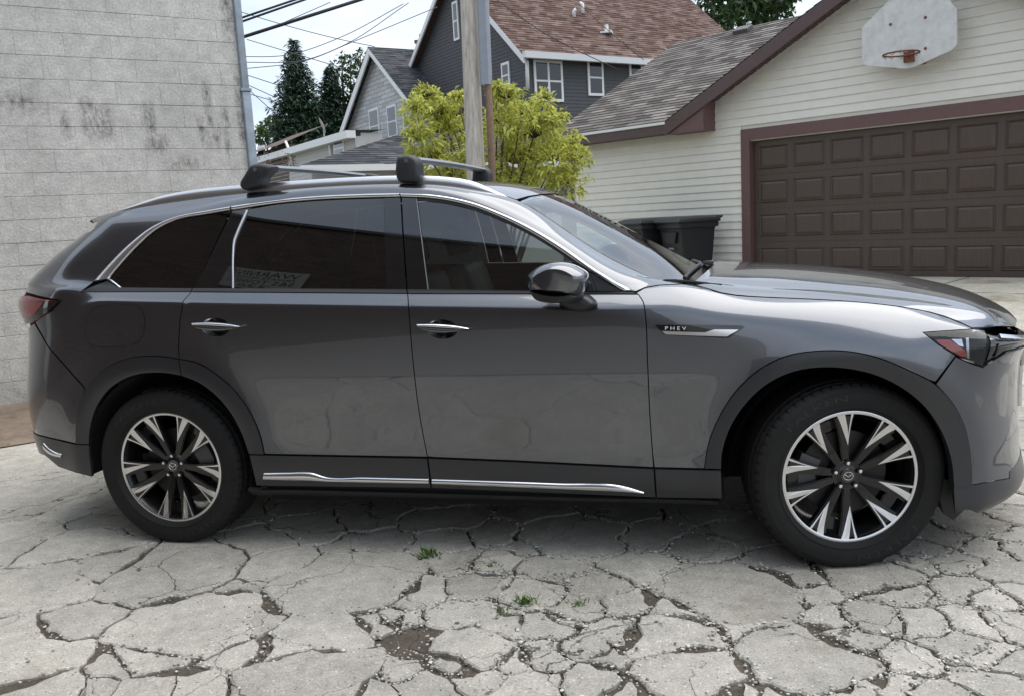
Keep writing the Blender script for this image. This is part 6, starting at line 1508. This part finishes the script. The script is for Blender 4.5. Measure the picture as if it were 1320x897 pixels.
shrub('broadleaf_tree', [(452, 80, 10), (440, 95, 9), (462, 92, 9), (456, 105, 12), (447, 120, 12), (465, 72, 6), (433, 85, 6), (461, 125, 12), (440, 72, 4)], 44, (455, 300), 'slim feathery green tree between the spruce and the stone house', 'tree', DKG, .30, .13, 1400, 13, jit=1.0, trunk=.12)
shrub('broadleaf_tree', [(345, 168, 12), (335, 175, 10), (355, 160, 10), (362, 172, 12)], 46, (345, 300), 'low light green tree at the foot of the tall spruce', 'tree', leaf_mat('mid_leaf', (.09, .15, .04), .4, .3), .3, .18, 1300, 15, jit=1.0, trunk=.15)
def conifer(px, ytop, ybase, half, depth, label, seed, dens=1.0):
    r_ = np.random.default_rng(seed); t = at_depth(px, ytop, depth); bz_ = at_depth(px, ybase, depth)[2]; o = empty('spruce_tree', (t[0], t[1], 0), label=label, cat='tree'); C_ = []; D_ = []; H = t[2]-bz_; W_ = half*depth/PF
    M = MB(); M.tube([(0, 0, 0), (0, 0, bz_), (0, 0, t[2])], [.28, .2, .02], 8)
    nw = int(34*dens)
    for i in range(nw):
        f = (i+.5)/nw; z = t[2]-H*f; R0 = W_*(f**.8)*r_.uniform(.82, 1.12)
        nb = int(7+9*f)
        for k in range(nb):
            a = 2*math.pi*(k+r_.random())/nb; Rb = R0*r_.uniform(.7, 1.12); n = max(3, int(Rb/.085*dens)); tt = np.linspace(.12, 1, n)[:, None]
            dirv = np.array([math.cos(a), math.sin(a), 0]); pts = dirv*tt*Rb+np.array([0, 0, 1])*(z-.22*Rb*tt+.16*Rb*tt**2.5)+r_.normal(0, .05, (n, 3))
            for s_ in (-1, 1, 0):
                C_.append(pts); D_.append(dirv*.8+np.array([-dirv[1], dirv[0], 0])*s_*.9+np.array([0, 0, .05])+r_.normal(0, .2, (n, 3)))
    V, F = leaves(np.concatenate(C_), np.concatenate(D_), .30, .085, .25, seed); fast_mesh('crown', V, F, MATS.get('spruce_needle') or leaf_mat('spruce_needle', (.042, .078, .048), .4, .12), o); M.build('trunk', BARK, o, True)
conifer(378, 53, 190, 50, 42, 'tall dark spruce rising past the block wall corner', 4)
conifer(424, 88, 190, 40, 43, 'shorter dark spruce close beside the taller one', 6)
shrub('bare_shrub', [(345, 205, 12), (375, 210, 12), (365, 203, 8)], 24, (355, 300), 'small reddish twiggy shrub in front of the low wing', 'shrub', leaf_mat('red_leaf', (.13, .06, .045), .4, .2), .10, .05, 260, 17, jit=.3, trunk=.02)
# ---- weeds in the joints
GRS = leaf_mat('weed_leaf', (.10, .17, .035), .4, .35)
for (x, y, n, sz, lab) in [(556, 716, 46, .055, 'tall thin weed tuft beside the rear door on the concrete'), (677, 777, 60, .045, 'broad low weed tuft in a joint of the concrete'), (747, 779, 26, .035, 'small yellowing weed between concrete pieces'), (634, 729, 18, .03, 'tiny weed sprig in a joint behind the tall tuft'), (648, 789, 22, .028, 'tiny weed creeping along a joint near the broad tuft')]:
    p = on_z(x, y); r_ = np.random.default_rng(int(x)); c = np.c_[r_.normal(0, sz*.45, n), r_.normal(0, sz*.45, n), np.zeros(n)]; d = np.c_[r_.normal(0, .5, (n, 2)), r_.uniform(.5, 1.2, n)]
    V, F = leaves(c, d, sz, sz*.18, .15, int(x)); o = fast_mesh('weed_tuft', V, F, GRS, label=lab, cat='weed', group='weeds in the joints'); o.location = (p[0], p[1], -.004)

# ================================================================== BUILDING ACROSS THE ALLEY (behind the camera, seen mirrored in the car)
def brick_mat():
    m = bpy.data.materials.new('dark_brick'); m.use_nodes = True; MATS['dark_brick'] = m; N = m.node_tree.nodes; L = m.node_tree.links; b = N['Principled BSDF']; b.inputs['Roughness'].default_value = .85
    uv = N.new('ShaderNodeUVMap'); br = N.new('ShaderNodeTexBrick'); br.inputs['Scale'].default_value = 1; br.inputs['Brick Width'].default_value = .22; br.inputs['Row Height'].default_value = .075; br.inputs['Mortar Size'].default_value = .008
    br.inputs['Color1'].default_value = (.045, .03, .024, 1); br.inputs['Color2'].default_value = (.085, .055, .042, 1); br.inputs['Mortar'].default_value = (.10, .095, .085, 1); L.new(uv.outputs[0], br.inputs[0]); L.new(br.outputs['Color'], b.inputs['Base Color']); return m
BP = np.array([-1.4, -6.0, 0.0]); BD = np.array([-.79, .61, 0]); BD /= np.linalg.norm(BD); BN = np.array([BD[1], -BD[0], 0.0])
if (np.array([1.5, 0, 0])-BP)@BN < 0: BN = -BN
bb_ = empty('brick_building', tuple(BP), label='dark brick flat-roofed building across the alley, mirrored in the car windows', cat='building')
BH = 6.4; S0, S1 = -5.0, 5.5
def bw(s, o, h): q = BD*s+BN*o; return (q[0], q[1], h)
M = MB(); M.prism([(S0, 0), (S1, 0), (S1, BH), (S0, BH)], lambda a, b, d: bw(a, d, b), -7.0, 0); o = fix(M.build('wall', brick_mat(), bb_)); uvl = o.data.uv_layers.new(name='UVMap')
for p in o.data.polygons:
    for li in p.loop_indices: v = o.data.vertices[o.data.loops[li].vertex_index].co; uvl.data[li].uv = (v.x*BD[0]+v.y*BD[1]+v.x*BN[0]+v.y*BN[1], v.z)
M = MB(); M.prism([(S0-.05, BH), (S1+.05, BH), (S1+.05, BH+.12), (S0-.05, BH+.12)], lambda a, b, d: bw(a, d, b), -7.05, .05); fix(M.build('coping', mat('coping_dark', (.05, .05, .05), .7), bb_))
# ---- towing notice on that wall
def refl_hit(px, py):
    d = ray(px, py); d = d/np.linalg.norm(d); u_, v_ = GLASS.px(px, py); p = GLASS.pos(u_, v_)[0]; n = GLASS.nrm(u_, v_)[0]; q = d-2*(d@n)*n
    t = ((BP-p)@BN)/(q@BN); w = p+q*t-BP; return float(w@BD), float(w[2])
c4 = [refl_hit(*p) for p in ((302, 349), (376, 353), (368, 371), (302, 371))]
sA_ = min(c[0] for c in c4); sB_ = max(c[0] for c in c4); hA_ = min(c[1] for c in c4); hB_ = max(c[1] for c in c4)
ss = (sA_+sB_)/2; hh_ = (hA_+hB_)/2; SW, SH = max(1.2, (sB_-sA_)), max(.6, (hB_-hA_))
sgn_o = empty('warning_sign', tuple(BP+BD*ss+np.array([0, 0, hh_])), label='pale tow-away warning board on the brick wall, mirrored in the rear window', cat='sign')
M = MB(); M.prism([(-SW/2, -SH/2), (SW/2, -SH/2), (SW/2, SH/2), (-SW/2, SH/2)], lambda a, b, d: bw(a, d, b), .02, .05); fix(M.build('board', mat('sign_white', (.26, .26, .25), .6), sgn_o))
for body, x, y, w, h in (('WARNING', 0, .28, .86, .26), ('PRIVATE PROPERTY', 0, .06, .8, .10), ('S&S TOWING', 0, -.14, .84, .2), ('220', 0, -.36, .4, .15)):
    tv, tf = text_mesh(body, 2); V = []
    # readable from the alley: text runs towards -BD when seen from the front
    rt = np.cross(np.array([0, 0, 1.0]), BN)
    for q in tv: a = (x-w/2+q[0]*w)*SW; b = (y-h/2+q[1]*h)*SH; p = rt*a+BN*.054; V.append((p[0], p[1], b))
    mesh_obj('sign_lettering', V, tf, mat('sign_black', (.02, .02, .02), .6), sgn_o)
